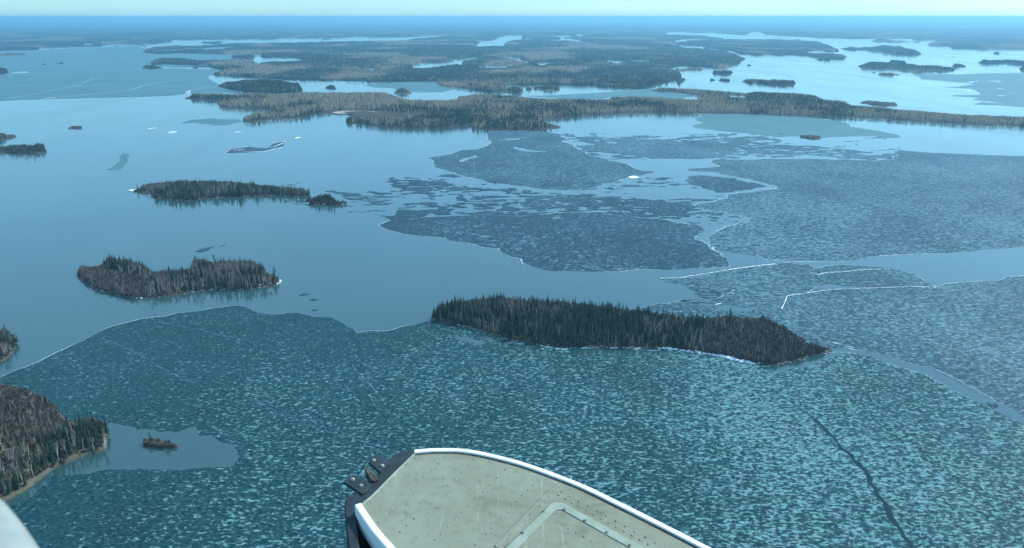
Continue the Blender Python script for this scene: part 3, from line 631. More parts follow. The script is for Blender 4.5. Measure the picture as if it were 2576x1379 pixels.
ice_sheet('b', [(1400,722),(1560,716),(1800,705),(2050,690),(2300,668),(2500,690),(2600,700),(2620,735),(2500,738),(2100,722),(1950,745),(1700,745),(1600,735)], 'ice_far', 'thin grey ice tongue behind the right part of the peninsula', seed=12, top=.2, amp=.05,
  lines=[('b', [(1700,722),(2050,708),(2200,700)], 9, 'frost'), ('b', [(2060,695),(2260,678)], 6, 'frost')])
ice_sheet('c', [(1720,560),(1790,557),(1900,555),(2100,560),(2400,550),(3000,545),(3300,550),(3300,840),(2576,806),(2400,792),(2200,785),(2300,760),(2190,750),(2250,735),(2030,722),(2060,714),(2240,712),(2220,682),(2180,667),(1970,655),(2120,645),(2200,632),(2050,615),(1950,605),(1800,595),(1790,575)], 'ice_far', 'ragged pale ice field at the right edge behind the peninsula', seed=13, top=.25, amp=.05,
  holes=[('c', [(2110,622),(2230,605),(2250,612),(2180,625)]), ('c', [(2290,603),(2440,610),(2400,618)]), ('c', [(2330,690),(2560,695),(2500,702)]), ('c', [(2340,665),(2440,662),(2420,672)]), ('c', [(2380,713),(2450,716),(2400,722)]), ('c', [(2240,757),(2350,765),(2480,778),(2300,772)])],
  lines=[('c', [(2380,552),(2576,548),(2700,548)], 26, 'frost'), ('c', [(2120,625),(2180,620)], 20, 'frost')])
# small floes and slivers
for k, (tg, q, mt, lb) in enumerate([
  ('d', [(735,303),(770,292),(805,262),(830,215),(850,188),(890,190),(902,205),(885,245),(855,275),(830,300),(790,303)], 'ice_far', 'comma shaped thin floe alone in the left water'),
  ('d', [(1555,185),(1585,158),(1640,148),(1720,138),(1790,150),(1850,152),(1890,120),(1960,100),(1968,120),(1950,145),(1890,155),(1830,175),(1700,183)], 'ice_mid', 'curved floe with white rims in the upper left water'),
  ('d', [(1355,870),(1400,850),(1440,840),(1492,835),(1450,858),(1400,874)], 'ice_dark', 'slim dark floe above the saddle backed island'),
  ('d', [(2070,1175),(2110,1158),(2155,1165),(2120,1172),(2085,1181)], 'ice_dark', 'upper of three small floes right of the saddle backed island'),
  ('d', [(2142,1205),(2170,1198),(2215,1200),(2180,1210),(2160,1214)], 'ice_dark', 'middle of three small floes right of the saddle backed island'),
  ('d', [(2160,1277),(2180,1270),(2207,1272),(2185,1283)], 'ice_dark', 'lowest of three small floes near the foreground ice'),
  ('d', [(1520,832),(1560,820),(1565,822),(1530,834)], 'ice_dark', 'thin sliver of ice trailing the slim dark floe'),
  ('a', [(1110,967),(1170,960),(1172,963),(1115,970)], 'white', 'short white ice sliver in the upper left water'),
  ('a', [(1262,1000),(1280,985),(1335,984),(1315,995),(1280,1003)], 'frost', 'small white floe left of the curved floe'),
  ('a', [(1742,1007),(1765,988),(1825,985),(1770,997)], 'frost', 'white hooked sliver above the curved floe'),
  ('a', [(2205,1038),(2225,1032),(2260,1030),(2222,1042)], 'white', 'tiny white sliver right of the curved floe'),
  ('a', [(1350,925),(1430,900),(1600,890),(1800,897),(1830,915),(1700,940),(1565,945),(1600,930),(1450,922)], 'ice_far', 'thin grey floe against the left point of the peninsula'),
  ('g', [(2003,480),(2020,472),(2055,470),(2077,478),(2060,487),(2020,487)], 'white', 'bright white chunk of ice on the edge of the pointed floe'),
  ('g', [(675,472),(740,458),(790,458),(850,472),(800,482),(740,476)], 'ice_dark', 'small dark floe beside the left of the pointed floe'),
  ('g', [(1150,565),(1185,553),(1232,556),(1220,573),(1165,577)], 'ice_dark', 'rounded dark floe at the left of a pair in the narrow channel'),
  ('g', [(1262,575),(1290,566),(1328,570),(1325,583),(1280,585)], 'ice_dark', 'rounded dark floe at the right of a pair in the narrow channel'),
  ('D', [(2480,1013),(2500,1012),(2512,1022),(2495,1028),(2478,1022)], 'ice_dark', 'dark floe drifting in the open lead at the right'),
  ('d', [(893,445),(915,438),(955,440),(958,448),(920,452)], 'white', 'white ice cap on the left tip of the long flat island'),
]):
    o = ice_sheet(tg, q, mt, lb, seed=40 + k, amp=.07, top=.16 if mt != 'white' else .5, cat='ice floe', name='ice_floe')
    if k == 1:
        for q2, wd in (([(1555,185),(1600,158),(1720,140)], 3.5), ([(1640,180),(1830,176),(1950,148)], 3.), ([(1880,150),(1960,118)], 3.), ([(1890,118),(1985,100)], 2.5), ([(1620,168),(1700,160)], 2.5)):
            V, F = ribbon(W('d', q2), wd, .2, .3, len(q2)); mesh_obj('pressure_ridge', V, F, M['white'], o)

# broken ice: too many pieces to count -> one object per field
def brash(name, polys, thr, label, mat, s1=(16, 9), su=1.5, sv=.9, top=.10, seed=3):
    arr = np.zeros_like(MASK)
    for tg, q in polys: raster(rough_poly(Z(tg, q), .1, 3), 1, arr)
    rows, cols = np.where(arr > 0)
    us = np.arange(cols.min() / RS + U_MIN, cols.max() / RS + U_MIN, su); vs = np.arange(rows.min() / RS + V_MIN, rows.max() / RS + V_MIN, sv)
    U, Vv = np.meshgrid(us, vs)
    XY = P(U, Vv); X, Y = XY[..., 0], XY[..., 1]
    warp = fbm(X / 60, Y / 60, 2, seed + 8) * 30
    n = fbm((X + warp) / s1[0], (Y + warp) / s1[1], 4, seed) * .7 + fbm(X / (s1[0] * 5), Y / (s1[1] * 5), 3, seed + 50) * .3
    big = fbm(X / 170, Y / 110, 3, seed + 90)
    Uc = ((U - U_MIN) * RS).astype(int); Vc = ((Vv - V_MIN) * RS).astype(int)
    sm = np.zeros(U.shape)
    for du in (-8, -3, 0, 3, 8):
        for dv in (-5, 0, 5):
            sm += arr[np.clip(Vc + dv, 0, arr.shape[0] - 1), np.clip(Uc + du, 0, arr.shape[1] - 1)]
    sm /= 15
    f = n + (big - .5) * .35 - (1 - sm) * .25 - thr
    ok = f > 0
    # quads with smooth vertices: every quad whose 4 corners are ice
    keep = ok[:-1, :-1] & ok[1:, :-1] & ok[:-1, 1:] & ok[1:, 1:]
    nr, nc = U.shape; idx = np.arange(nr * nc).reshape(nr, nc)
    Q = np.stack([idx[1:, :-1], idx[1:, 1:], idx[:-1, 1:], idx[:-1, :-1]], -1)[keep]
    V3 = np.stack([X, Y, top + .08 * np.clip(f * 10, 0, 1)], -1).reshape(-1, 3)
    used = np.unique(Q); remap = -np.ones(nr * nc, int); remap[used] = np.arange(len(used))
    o = quad_mesh(name, V3[used], remap[Q], M[mat], smooth=False)
    # turned-down rims give the pieces their thickness
    md = o.modifiers.new('thickness', 'SOLIDIFY'); md.thickness = .15; md.offset = -1
    return tag(o, label, 'broken ice', kind='stuff')
brash('broken_ice', [('g', [(60,600),(150,572),(320,575),(420,568),(320,512),(340,485),(480,480),(720,495),(760,522),(1050,557),(1150,562),(1200,572),(1330,577),(1400,592),(1840,602),(2000,622),(2200,632),(2382,625),(2564,612),(2694,622),(2564,645),(2424,655),(2484,690),(2440,700),(2400,720),(2440,760),(2250,775),(2100,765),(1950,750),(1850,740),(1800,720),(1600,725),(1300,748),(900,745),(600,758),(430,772),(340,780),(380,745),(400,705),(330,680),(200,660),(90,640)])],
      .425, 'belt of broken ice pieces between the dark triangular floe and the pointed floe', 'ice_dark', seed=3)
brash('broken_ice', [('g', [(1540,205),(1700,195),(1900,190),(2200,190),(2382,195),(2520,183),(2664,175),(2834,180),(3014,205),(3114,240),(3264,260),(3464,270),(3714,300),(3804,290),(3890,315),(3844,352),(3714,362),(3450,350),(3064,340),(2764,325),(2694,330),(2564,345),(2364,348),(2200,337),(2000,322),(1880,302),(1700,292),(1620,262),(1680,258),(1740,238),(1640,228),(1540,230)])],
      .37, 'ribbon of cracked ice with bright gaps above the central open water', 'ice_mid', s1=(26, 14), seed=21)
brash('broken_ice', [('d', [(1790,395),(1960,382),(2100,378),(2165,400),(2060,415),(1960,410),(1850,402)]), ('d', [(2140,435),(2250,440),(2440,455),(2560,480),(2700,470),(2700,560),(2560,548),(2440,530),(2330,470),(2200,455)])],
      .50, 'wispy skim of loose ice around the little pine islet', 'ice_mid', s1=(18, 7), seed=33)
brash('broken_ice', [('f', [(-10,700),(100,690),(230,700),(440,760),(400,795),(250,800),(150,810),(60,800),(0,770)])],
      .58, 'scraps of ice in the water notch left of the huge sheet', 'ice_dark', s1=(10, 7), seed=44)
brash('broken_ice', [('D', [(1720,716),(1800,728),(1830,760),(1740,770),(1650,772),(1600,780),(1640,768),(1752,748)])],
      .40, 'crushed ice behind the long foreground island', 'ice_dark', s1=(8, 5), seed=55)

# ------------------------------------------------------------------ trees
def tube(V, F, a, b, r0, r1, n=5):
    a = Vector(a); b = Vector(b); d = (b - a).normalized()
    x = d.orthogonal().normalized(); y = d.cross(x); o = len(V)
    for k in range(n):
        t = 2 * math.pi * k / n; e = x * math.cos(t) + y * math.sin(t)
        V.append(a + e * r0); V.append(b + e * r1)
    for k in range(n):
        k2 = (k + 1) % n; F.append((o + 2 * k, o + 2 * k2, o + 2 * k2 + 1, o + 2 * k + 1))
def spruce(rr, H=13.0, Rb=1.9):
    tV, tF = [], []; tube(tV, tF, (0, 0, -.5), (0, 0, H * .97), .18, .02)
    V, F = [], []; L = 15; z0 = rr.uniform(.04, .14) * H
    lean = rr.uniform(0, 6.28)
    for k in range(L):
        t = k / (L - 1); z = z0 + (H - z0) * t ** .95
        r = (Rb * (1 - t) ** .85 + .12) * rr.uniform(.65, 1.2)
        nb = 8 if t < .7 else 5; ph = rr.uniform(0, 6.28)
        for q in range(nb):
            a = ph + 6.283 * q / nb + rr.uniform(-.3, .3); rl = r * rr.uniform(.55, 1.25)
            if rr.random() < .08: continue
            wd = .42 + .28 * rl; dz = -.28 * rl - rr.uniform(0, .3)
            ca, sa = math.cos(a), math.sin(a); o = len(V)
            V += [(0, 0, z + .45), (ca * rl * .55 - sa * wd * .6, sa * rl * .55 + ca * wd * .6, z + dz * .4),
                  (ca * rl, sa * rl, z + dz), (ca * rl * .55 + sa * wd * .6, sa * rl * .55 - ca * wd * .6, z + dz * .4), (ca * rl * .5, sa * rl * .5, z - .35 + dz * .5)]
            F += [(o, o + 1, o + 2), (o, o + 2, o + 3), (o, o + 4, o + 2)]
    o = len(V); V += [(0.08, 0, H * .95), (-.08, .05, H * .95), (0, 0, H * 1.04)]; F.append((o, o + 1, o + 2))
    return (tV, tF), (V, F)
def birch(rr, H=11.0):
    tV, tF = [], []; V, F = [], []
    top = Vector((rr.uniform(-.5, .5), rr.uniform(-.5, .5), H * .55)); base = Vector((0, 0, -.4))
    tube(tV, tF, base, top, .17, .10)
    tips = []
    for k in range(rr.randint(4, 6)):
        s = base.lerp(top, rr.uniform(.55, 1.0)); a = rr.uniform(0, 6.28); sp = rr.uniform(.4, 1.6)
        e = Vector((s.x + math.cos(a) * sp, s.y + math.sin(a) * sp, rr.uniform(.75, 1.0) * H))
        tube(tV, tF, s, e, .085, .025, 4); tips.append((s, e))
    for s, e in tips:
        for q in range(26):
            p = s.lerp(e, rr.uniform(.25, 1.05)); a = rr.uniform(0, 6.28); el = rr.uniform(.1, 1.3); ln = rr.uniform(.5, 1.5)
            d = Vector((math.cos(a) * math.cos(el), math.sin(a) * math.cos(el), math.sin(el))) * ln
            x = d.cross(Vector((rr.uniform(-1, 1), rr.uniform(-1, 1), rr.uniform(-.3, 1)))).normalized() * rr.uniform(.05, .11)
            o = len(V); V += [p - x, p + x, p + d]; F.append((o, o + 1, o + 2))
            m = p + d * .5; d2 = Vector((d.y, -d.x, abs(d.z) * .6)) * .5
            o = len(V); V += [m - x * .7, m + x * .7, m + d2]; F.append((o, o + 1, o + 2))
    return (tV, tF), (V, F)
def pine(rr, H=17.0):
    tV, tF = [], []; V, F = [], []
    tube(tV, tF, (0, 0, -.5), (.2, .1, H * .9), .28, .08)
    n = rr.randint(9, 13)
    for k in range(n):
        t = k / (n - 1); z = H * (.38 + .6 * t); a = rr.uniform(0, 6.28); rad = (2.9 * (1 - t) ** .6 + .3) * rr.uniform(.6, 1.15) if k < n - 1 else 0
        c = Vector((math.cos(a) * rad * .65, math.sin(a) * rad * .65, z))
        tube(tV, tF, (0, 0, z - .6), c, .07, .04, 3)
        sx = rr.uniform(1.0, 1.7) * (1.15 - .5 * t)
        for q in range(42):
            p = c + Vector((rr.gauss(0, .55) * sx, rr.gauss(0, .55) * sx, rr.gauss(0, .26)))
            d = Vector((rr.uniform(-1, 1), rr.uniform(-1, 1), rr.uniform(-.3, .8))).normalized() * .55
            x = d.orthogonal().normalized() * .24; o = len(V)
            V += [p - x, p + x, p + d]; F.append((o, o + 1, o + 2))
    return (tV, tF), (V, F)
def shrub(rr, H=3.0):
    V, F = [], []
    for q in range(170):
        a = rr.uniform(0, 6.28); r = rr.uniform(0, 1.7); b = Vector((math.cos(a) * r * .5, math.sin(a) * r * .5, rr.uniform(0, .5) * H * .5))
        e = Vector((math.cos(a) * r, math.sin(a) * r, H * (1 - (r / 2) ** 2) * rr.uniform(.5, 1)))
        x = Vector((rr.uniform(-1, 1), rr.uniform(-1, 1), rr.uniform(-.4, .4))).normalized() * rr.uniform(.04, .10)
        o = len(V); V += [b - x, b + x, e]; F.append((o, o + 1, o + 2))
    return V, F
KINDS = {}
def variants(kind, fn, n, bark, leaf):
    out = []
    for k in range(n):
        rr = random.Random(hash((len(kind), k)) & 0xffff)
        (tV, tF), (V, F) = fn(rr)
        tm = mesh_obj('trunk', tV, tF, M[bark], link=False).data
        cm = mesh_obj('crown', V, F, M[leaf], link=False).data
        o = len(tV)
        src = mesh_obj(kind + '_form', tV + list(V), list(tF) + [tuple(i + o for i in f) for f in F], [M[bark], M[leaf]], link=False)
        mi = [0] * len(tF) + [1] * len(F); src.data.polygons.foreach_set('material_index', mi)
        out.append((tm, cm, src))
    KINDS[kind] = out
variants('spruce_tree', spruce, 5, 'bark', 'spruce')
variants('birch_tree', birch, 5, 'birchbark', 'twigs')
variants('aspen_tree', birch, 4, 'birchbark', 'aspen')  # the same birches again, wearing the brightened twig colour
variants('pine_tree', pine, 3, 'bark', 'pine')
KINDS['undergrowth'] = []
for k in range(3):
    V, F = shrub(random.Random(k)); KINDS['undergrowth'].append((None, None, mesh_obj('brush_form', V, F, M['brush'], link=False)))
BASEH = {'spruce_tree': 13.0, 'birch_tree': 11.0, 'aspen_tree': 11.0, 'pine_tree': 17.0, 'undergrowth': 3.0}

def scatter_near(i, dens, pine_frac, spr, hs=1.0, brush_dens=1.3):
    """trees standing on a near island: returns rows (kind, x, y, z, height, u, v)"""
    rows, cols = np.where(MASK == i)
    u0, u1 = cols.min() / RS + U_MIN, cols.max() / RS + U_MIN; v0, v1 = rows.min() / RS + V_MIN, rows.max() / RS + V_MIN
    c = [P(a, b) for a in (u0, u1) for b in (v0, v1)]
    x0, x1 = min(p[0] for p in c), max(p[0] for p in c); y0, y1 = min(p[1] for p in c), max(p[1] for p in c)
    n = int((x1 - x0) * (y1 - y0) * dens)
    X = RNG.uniform(x0, x1, n); Y = RNG.uniform(y0, y1, n)
    U, V = proj(X, Y, 0 * X)
    ok = look(U, V) == i; X, Y, U, V = X[ok], Y[ok], U[ok], V[ok]
    z = ground_z(i, U, V); ok = z > .35; X, Y, U, V, z = X[ok], Y[ok], U[ok], V[ok], z[ok]
    out = []
    b = fbm(X / 26, Y / 26, 3, i * 3 + 1)
    for k in range(len(X)):
        r = random.random(); inb = look_b(U[k], V[k] - 8)
        if r < pine_frac: kd, h = 'pine_tree', random.uniform(10, 17)
        elif b[k] + random.uniform(-.22, .22) > 1 - spr: kd, h = 'spruce_tree', random.choice([random.uniform(5, 10), random.uniform(8, 15), random.uniform(9, 13)])
        else: kd, h = 'birch_tree', random.uniform(6.5, 11.5)
        if inb and kd != 'birch_tree' and random.random() < .8: kd = 'birch_tree'
        if inb: h = random.uniform(3.5, 6.5)
        h *= hs * (.72 + .5 * float(vnoise(X[k] / 11., Y[k] / 11., 31 + i)))
        u2, v2 = proj(X[k], Y[k], z[k] + h * (.62 if kd == 'spruce_tree' else .88))
        if look(u2, v2) != i:
            h *= .55; u2, v2 = proj(X[k], Y[k], z[k] + h * .93)
            if kd == 'pine_tree' or look(u2, v2) != i: continue
        out.append((kd, X[k], Y[k], z[k] - .1, h, U[k], V[k], i))
    # brush
    n = int((x1 - x0) * (y1 - y0) * brush_dens * .30)
    X = RNG.uniform(x0, x1, n); Y = RNG.uniform(y0, y1, n); U, V = proj(X, Y, 0 * X)
    ok = look(U, V) == i; X, Y, U, V = X[ok], Y[ok], U[ok], V[ok]; z = ground_z(i, U, V)
    for k in range(len(X)):
        if z[k] > .6 and (look_b(U[k], V[k] - 6) or random.random() < .35):
            h = random.uniform(1.4, 3.0) * (.7 + 1.3 * float(vnoise(X[k] / 7., Y[k] / 7., 5)))
            if look(*proj(X[k], Y[k], z[k] + h)) == i: out.append(('undergrowth', X[k], Y[k], z[k] - .1, h, U[k], V[k], i))
    return out
TREES = []
TREES += scatter_near(NEAR['I1'], .095, .006, .63)
TREES += scatter_near(NEAR['I2'], .075, .012, .42)
TREES += scatter_near(NEAR['I3'], .05, .004, .52)
TREES += scatter_near(NEAR['I4'], .05, .6, .9, .8)
TREES += scatter_near(NEAR['I5'], .03, .25, .6, .9)
TREES += scatter_near(NEAR['I6'], .06, .03, .35, .8)
TREES += scatter_near(NEAR['I7'], .07, .02, .52)
TREES += scatter_near(NEAR['I8'], .05, .0, .2, .5)
# the pines and spruces that stand above the rest, at the places the photo shows them
def stand(kd, tg, p, vb, h, i):
    u, v = Z(tg, [p])[0]; vbase = vb
    x, y = P(u, vbase); TREES.append((kd, float(x), float(y), float(max(.6, ground_z(i, u, vbase))) - .1, h, u, vbase, i))
def stand_top(kd, tg, p, h, i, zg=3.0):
    """top of the tree is at p in the photo"""
    u, v = Z(tg, [p])[0]; x, y = P(u, v, zg + h); ub, vb = proj(x, y, zg)
    TREES.append((kd, float(x), float(y), zg - .6, h, float(ub), float(vb), i))
for p, h in (((1160,125),13.5), ((1212,122),13.5), ((1040,105),12.5), ((940,98),12), ((1872,152),12), ((1800,180),10)): stand_top('pine_tree', 'i', p, h, NEAR['I1'])
for p, h in (((505,52),15), ((440,80),12), ((530,72),13), ((190,102),10), ((270,93),10), ((336,92),10), ((585,86),11), ((695,78),13), ((810,96),11), ((990,110),10), ((2060,185),9), ((1735,195),9), ((1540,188),8)): stand_top('spruce_tree', 'i', p, h, NEAR['I1'])
for p, h in (((2330,235),12.5), ((1440,105),13), ((1660,95),15), ((1560,145),10), ((1470,140),12)): stand_top('pine_tree', 'j', p, h, NEAR['I2'], 2.5)
for p, h in (((490,92),13), ((520,110),12), ((555,125),11), ((605,120),12), ((690,140),11), ((740,138),11), ((790,152),10), ((830,172),10), ((455,130),11), ((1540,122),12), ((1945,120),13), ((1930,135),12), ((2058,140),12), ((2085,160),10), ((2180,182),10), ((2200,190),10), ((1105,255),8), ((1135,248),9), ((1190,258),9), ((1312,255),8), ((1760,155),9), ((2110,172),9), ((915,235),9), ((870,190),10)): stand_top('spruce_tree', 'j', p, h, NEAR['I2'], 2.5)
for p, h in (((1355,362),12), ((1085,380),9), ((1610,368),10), ((1230,375),9), ((1560,370),10), ((1765,390),9), ((1910,402),12), ((2143,425),11), ((975,398),8), ((948,392),12)): stand_top('spruce_tree', 'd', p, h, NEAR['I3'], 2)
for p, h in (((2150,480),10), ((2185,478),10), ((2225,468),11), ((2262,462),11), ((2290,462),12)): stand_top('pine_tree', 'd', p, h, NEAR['I4'], 1.5)
for p, h in (((120,122),12), ((215,128),12), ((262,112),13), ((300,116),12), ((20,135),11), ((60,130),10)): stand_top('pine_tree', 'd', p, h, NEAR['I5'], 1.5)
for p, h in (((20,92),11), ((90,150),8)): stand_top('spruce_tree', 'e', p, h, NEAR['I6'], 2)
for p, h in (((500,600),12), ((430,640),11), ((470,630),12), ((540,640),10)): stand_top('spruce_tree', 'e', p, h, NEAR['I7'], 2)
for p, h in (((580,650),12), ((850,712),7)): stand_top('pine_tree', 'e', p, h, NEAR['I7'] if p[0] < 700 else NEAR['I8'], 1.5)

def make_tree(kd, x, y, z, h, label, group, k):
    tm, cm, src = KINDS[kd][k % len(KINDS[kd])]
    s = h / BASEH[kd]; wx = s * random.uniform(.8, 1.2) * (1.25 if h < 7 else 1.0)
    r = bpy.data.objects.new(kd, None); COL.objects.link(r)
    r.location = (x, y, z); r.rotation_euler = (random.uniform(-.04, .04), random.uniform(-.04, .04), random.uniform(0, 6.28)); r.scale = (wx, wx, s)
    r.empty_display_size = .5
    for nm, me in (('trunk', tm), ('crown', cm)):
        c = bpy.data.objects.new(nm, me); COL.objects.link(c); c.parent = r
    tag(r, label, kd.replace('_tree', '') + ' tree', group)
IN = {NEAR['I1']: 'the long foreground island', NEAR['I2']: 'the saddle backed island', NEAR['I3']: 'the long flat island',
      NEAR['I4']: 'the little pine islet', NEAR['I5']: 'the left edge pine islet', NEAR['I6']: 'the cut off left island',
      NEAR['I7']: 'the bottom left shore', NEAR['I8']: 'the tiny brush islet'}
SPAN = {}
for i in IN:
    cols = np.where(MASK == i)[1]; SPAN[i] = (max(0, cols.min() / RS + U_MIN), cols.max() / RS + U_MIN)
LOOKS = {'spruce_tree': 'dark pointed spruce', 'birch_tree': 'bare pale stemmed birch', 'pine_tree': 'dark layered pine'}
FAR_PTS = {k: [] for k in KINDS}
for kd in ('spruce_tree', 'birch_tree', 'pine_tree'):
    L = [t for t in TREES if t[0] == kd and -15 < t[5] < 2590 and t[6] < 1500]
    L.sort(key=lambda t: -t[4] / math.sqrt(t[1] ** 2 + t[2] ** 2 + CAM_H ** 2))
    for k, t in enumerate(L[:298]):
        a, b = SPAN[t[7]]; q = (t[5] - a) / (b - a)
        nz = 8 if t[7] == NEAR['I1'] else (6 if t[7] == NEAR['I2'] else 3)
        zi = min(nz - 1, max(0, int(q * nz)))
        words = {8: ['at the left tip', 'near the left tip', 'left of the middle', 'just left of the middle', 'just right of the middle', 'right of the middle', 'near the right tip', 'at the right tip'],
                 6: ['at the left tip', 'on the left hump', 'left of the saddle', 'in the saddle', 'on the right hump', 'at the right tip'],
                 3: ['on the left part', 'in the middle', 'on the right part']}[nz][zi]
        sz = 'tall' if t[4] > {'spruce_tree': 10.5, 'birch_tree': 9, 'pine_tree': 12}[kd] else 'short'
        make_tree(kd, t[1], t[2], t[3], t[4], f'{sz} {LOOKS[kd]} {words} of {IN[t[7]]}', f'{kd.replace("_tree", "")} trees on {IN[t[7]]}', random.randrange(99))
    chosen = set(id(t) for t in L[:298])
    FAR_PTS[kd] += [t[1:5] for t in TREES if t[0] == kd and id(t) not in chosen]
FAR_PTS['undergrowth'] += [t[1:5] for t in TREES if t[0] == 'undergrowth']

# trees of the peninsula, the central woods and the far islands
BIGS = [MAIN, STRIP, STRIP + 2]
NOTREE = np.zeros_like(MASK); raster(Z('b', [(-70,842),(10,838),(300,840),(520,858),(480,878),(60,876),(-60,862)]), 1, NOTREE)
def clear(u, v):
    c = np.clip(((np.asarray(u) - U_MIN) * RS).astype(int), 0, MASK.shape[1] - 1); r = np.clip(((np.asarray(v) - V_MIN) * RS).astype(int), 0, MASK.shape[0] - 1)
    return NOTREE[r, c] == 0
def scatter_far():
    R0, R1 = 1500.0, 8200.0
    bands = [(1500, 2100, 1 / 30.), (2100, 2700, 1 / 32.), (2700, 3400, 1 / 42.), (3400, 4300, 1 / 90.), (4300, 5500, 1 / 220.), (5500, 8200, 1 / 600.)]
    for r0, r1, den in bands:
        ang = math.atan(1340 / F0) + .03
        area = ang * (r1 ** 2 - r0 ** 2); kk = 1 if r0 < 3300 else (3 if r0 < 4000 else (5 if r0 < 5000 else 8)); n = int(area * den * kk)
        a = RNG.uniform(-ang, ang, n); r = np.sqrt(RNG.uniform(r0 ** 2, r1 ** 2, n))
        X = r * np.sin(a); Y = r * np.cos(a)
        U, V = proj(X, Y, 0 * X); i = look(U, V)
        ok = (i > 0) & (i <= N_FAR) & ((~np.isin(i, BIGS)) | (RNG.random(n) < 1 / kk)); X, Y, U, V, i = X[ok], Y[ok], U[ok], V[ok], i[ok]
        bi = birchness(X, Y) - np.clip((r[ok] - 2900) / 900, 0, 1) * .30; fine = fbm(X / 45, Y / 70, 3, 71)
        pr = np.clip(bi * .75 + (fine - .5) * 1.5 + .42, .04, .93)
        pr = np.where((i == MAIN) | (i == STRIP), pr, pr * .35)
        isb = RNG.random(len(X)) < pr
        hz = np.where(isb, RNG.uniform(7, 12, len(X)), RNG.uniform(7, 17, len(X)))
        z = np.zeros(len(X))
        for q in np.unique(i):
            m = i == q
            if q in GRIDS: z[m] = ground_z(q, U[m], V[m])
        u2, v2 = proj(X, Y, z + hz * .9)
        good = (look(u2, v2) == i) & (z > .3)
        for q in (.3, .6): good &= look(*proj(X, Y, z + hz * q)) == i
        free = clear(U, V) & clear(u2, v2) & clear(*proj(X, Y, z + hz * .5)); good &= free
        # short trees along the back shores
        u3, v3 = proj(X, Y, z + hz * .45); short = ~good & (look(u3, v3) == i) & (look(*proj(X, Y, z + hz * .22)) == i) & (z > .3) & free
        hz = np.where(short, hz * .5, hz); good |= short
        zb = np.where(z > 7, z - 7, z)
        for k in np.where(good)[0]:
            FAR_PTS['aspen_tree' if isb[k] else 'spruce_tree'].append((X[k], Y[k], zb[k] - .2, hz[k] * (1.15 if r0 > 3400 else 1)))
scatter_far()

def stuff_points(name, kd, pts, label):
    pts = np.array(pts, float)
    if not len(pts): return
    me = bpy.data.meshes.new(name); me.vertices.add(len(pts))
    me.vertices.foreach_set('co', pts[:, :3].astype(np.float32).ravel())
    n = len(pts); s = pts[:, 3] / BASEH[kd]
    wx = s * RNG.uniform(.85, 1.3, n) * np.where(kd == 'spruce_tree', 1.1, 1.0)
    for nm, arr in (('sx', wx), ('sz', s), ('rz', RNG.uniform(0, 6.28, n))):
        me.attributes.new(nm, 'FLOAT', 'POINT').data.foreach_set('value', np.asarray(arr, np.float32))
    me.attributes.new('pick', 'INT', 'POINT').data.foreach_set('value', RNG.integers(0, len(KINDS[kd]), n).astype(np.int32))
    o = bpy.data.objects.new(name, me); COL.objects.link(o)
    ng = bpy.data.node_groups.new(name, 'GeometryNodeTree')
    ng.interface.new_socket('Geometry', in_out='INPUT', socket_type='NodeSocketGeometry')
    ng.interface.new_socket('Geometry', in_out='OUTPUT', socket_type='NodeSocketGeometry')
    N = ng.nodes.new; L = ng.links.new
    gi, go = N('NodeGroupInput'), N('NodeGroupOutput')
    mp = N('GeometryNodeMeshToPoints'); L(gi.outputs[0], mp.inputs[0])
    jn = N('GeometryNodeJoinGeometry')
    for _, _, src in KINDS[kd]:
        oi = N('GeometryNodeObjectInfo'); oi.inputs['Object'].default_value = src; oi.inputs['As Instance'].default_value = True
        L(oi.outputs['Geometry'], jn.inputs[0])
    ip = N('GeometryNodeInstanceOnPoints'); ip.inputs['Pick Instance'].default_value = True
    def at(nm, ty='FLOAT'):
        a = N('GeometryNodeInputNamedAttribute'); a.data_type = ty; a.inputs[0].default_value = nm; return a.outputs[0]
    sc = N('ShaderNodeCombineXYZ'); sx = at('sx'); L(sx, sc.inputs[0]); L(sx, sc.inputs[1]); L(at('sz'), sc.inputs[2])
    rt = N('ShaderNodeCombineXYZ'); L(at('rz'), rt.inputs[2])
    L(mp.outputs[0], ip.inputs['Points']); L(jn.outputs[0], ip.inputs['Instance']); L(at('pick', 'INT'), ip.inputs['Instance Index'])
    L(rt.outputs[0], ip.inputs['Rotation']); L(sc.outputs[0], ip.inputs['Scale']); L(ip.outputs[0], go.inputs[0])
    md = o.modifiers.new('trees', 'NODES'); md.node_group = ng
    tag(o, label, name.replace('_', ' '), kind='stuff'); print(name, n)
stuff_points('spruce_forest', 'spruce_tree', FAR_PTS['spruce_tree'], 'dark spruce woods covering the peninsula, the mainland and the farther islands')
stuff_points('birch_forest', 'birch_tree', FAR_PTS['birch_tree'], 'leafless grey birches filling the gaps among the spruces on the near islands')
stuff_points('aspen_forest', 'aspen_tree', FAR_PTS['aspen_tree'], 'tan budding aspen woods in stands on the peninsula, the mainland and the farther islands')  # far birches lightened by colour to look sunlit
stuff_points('undergrowth', 'undergrowth', FAR_PTS['undergrowth'], 'bare brown brush under and between the island trees')

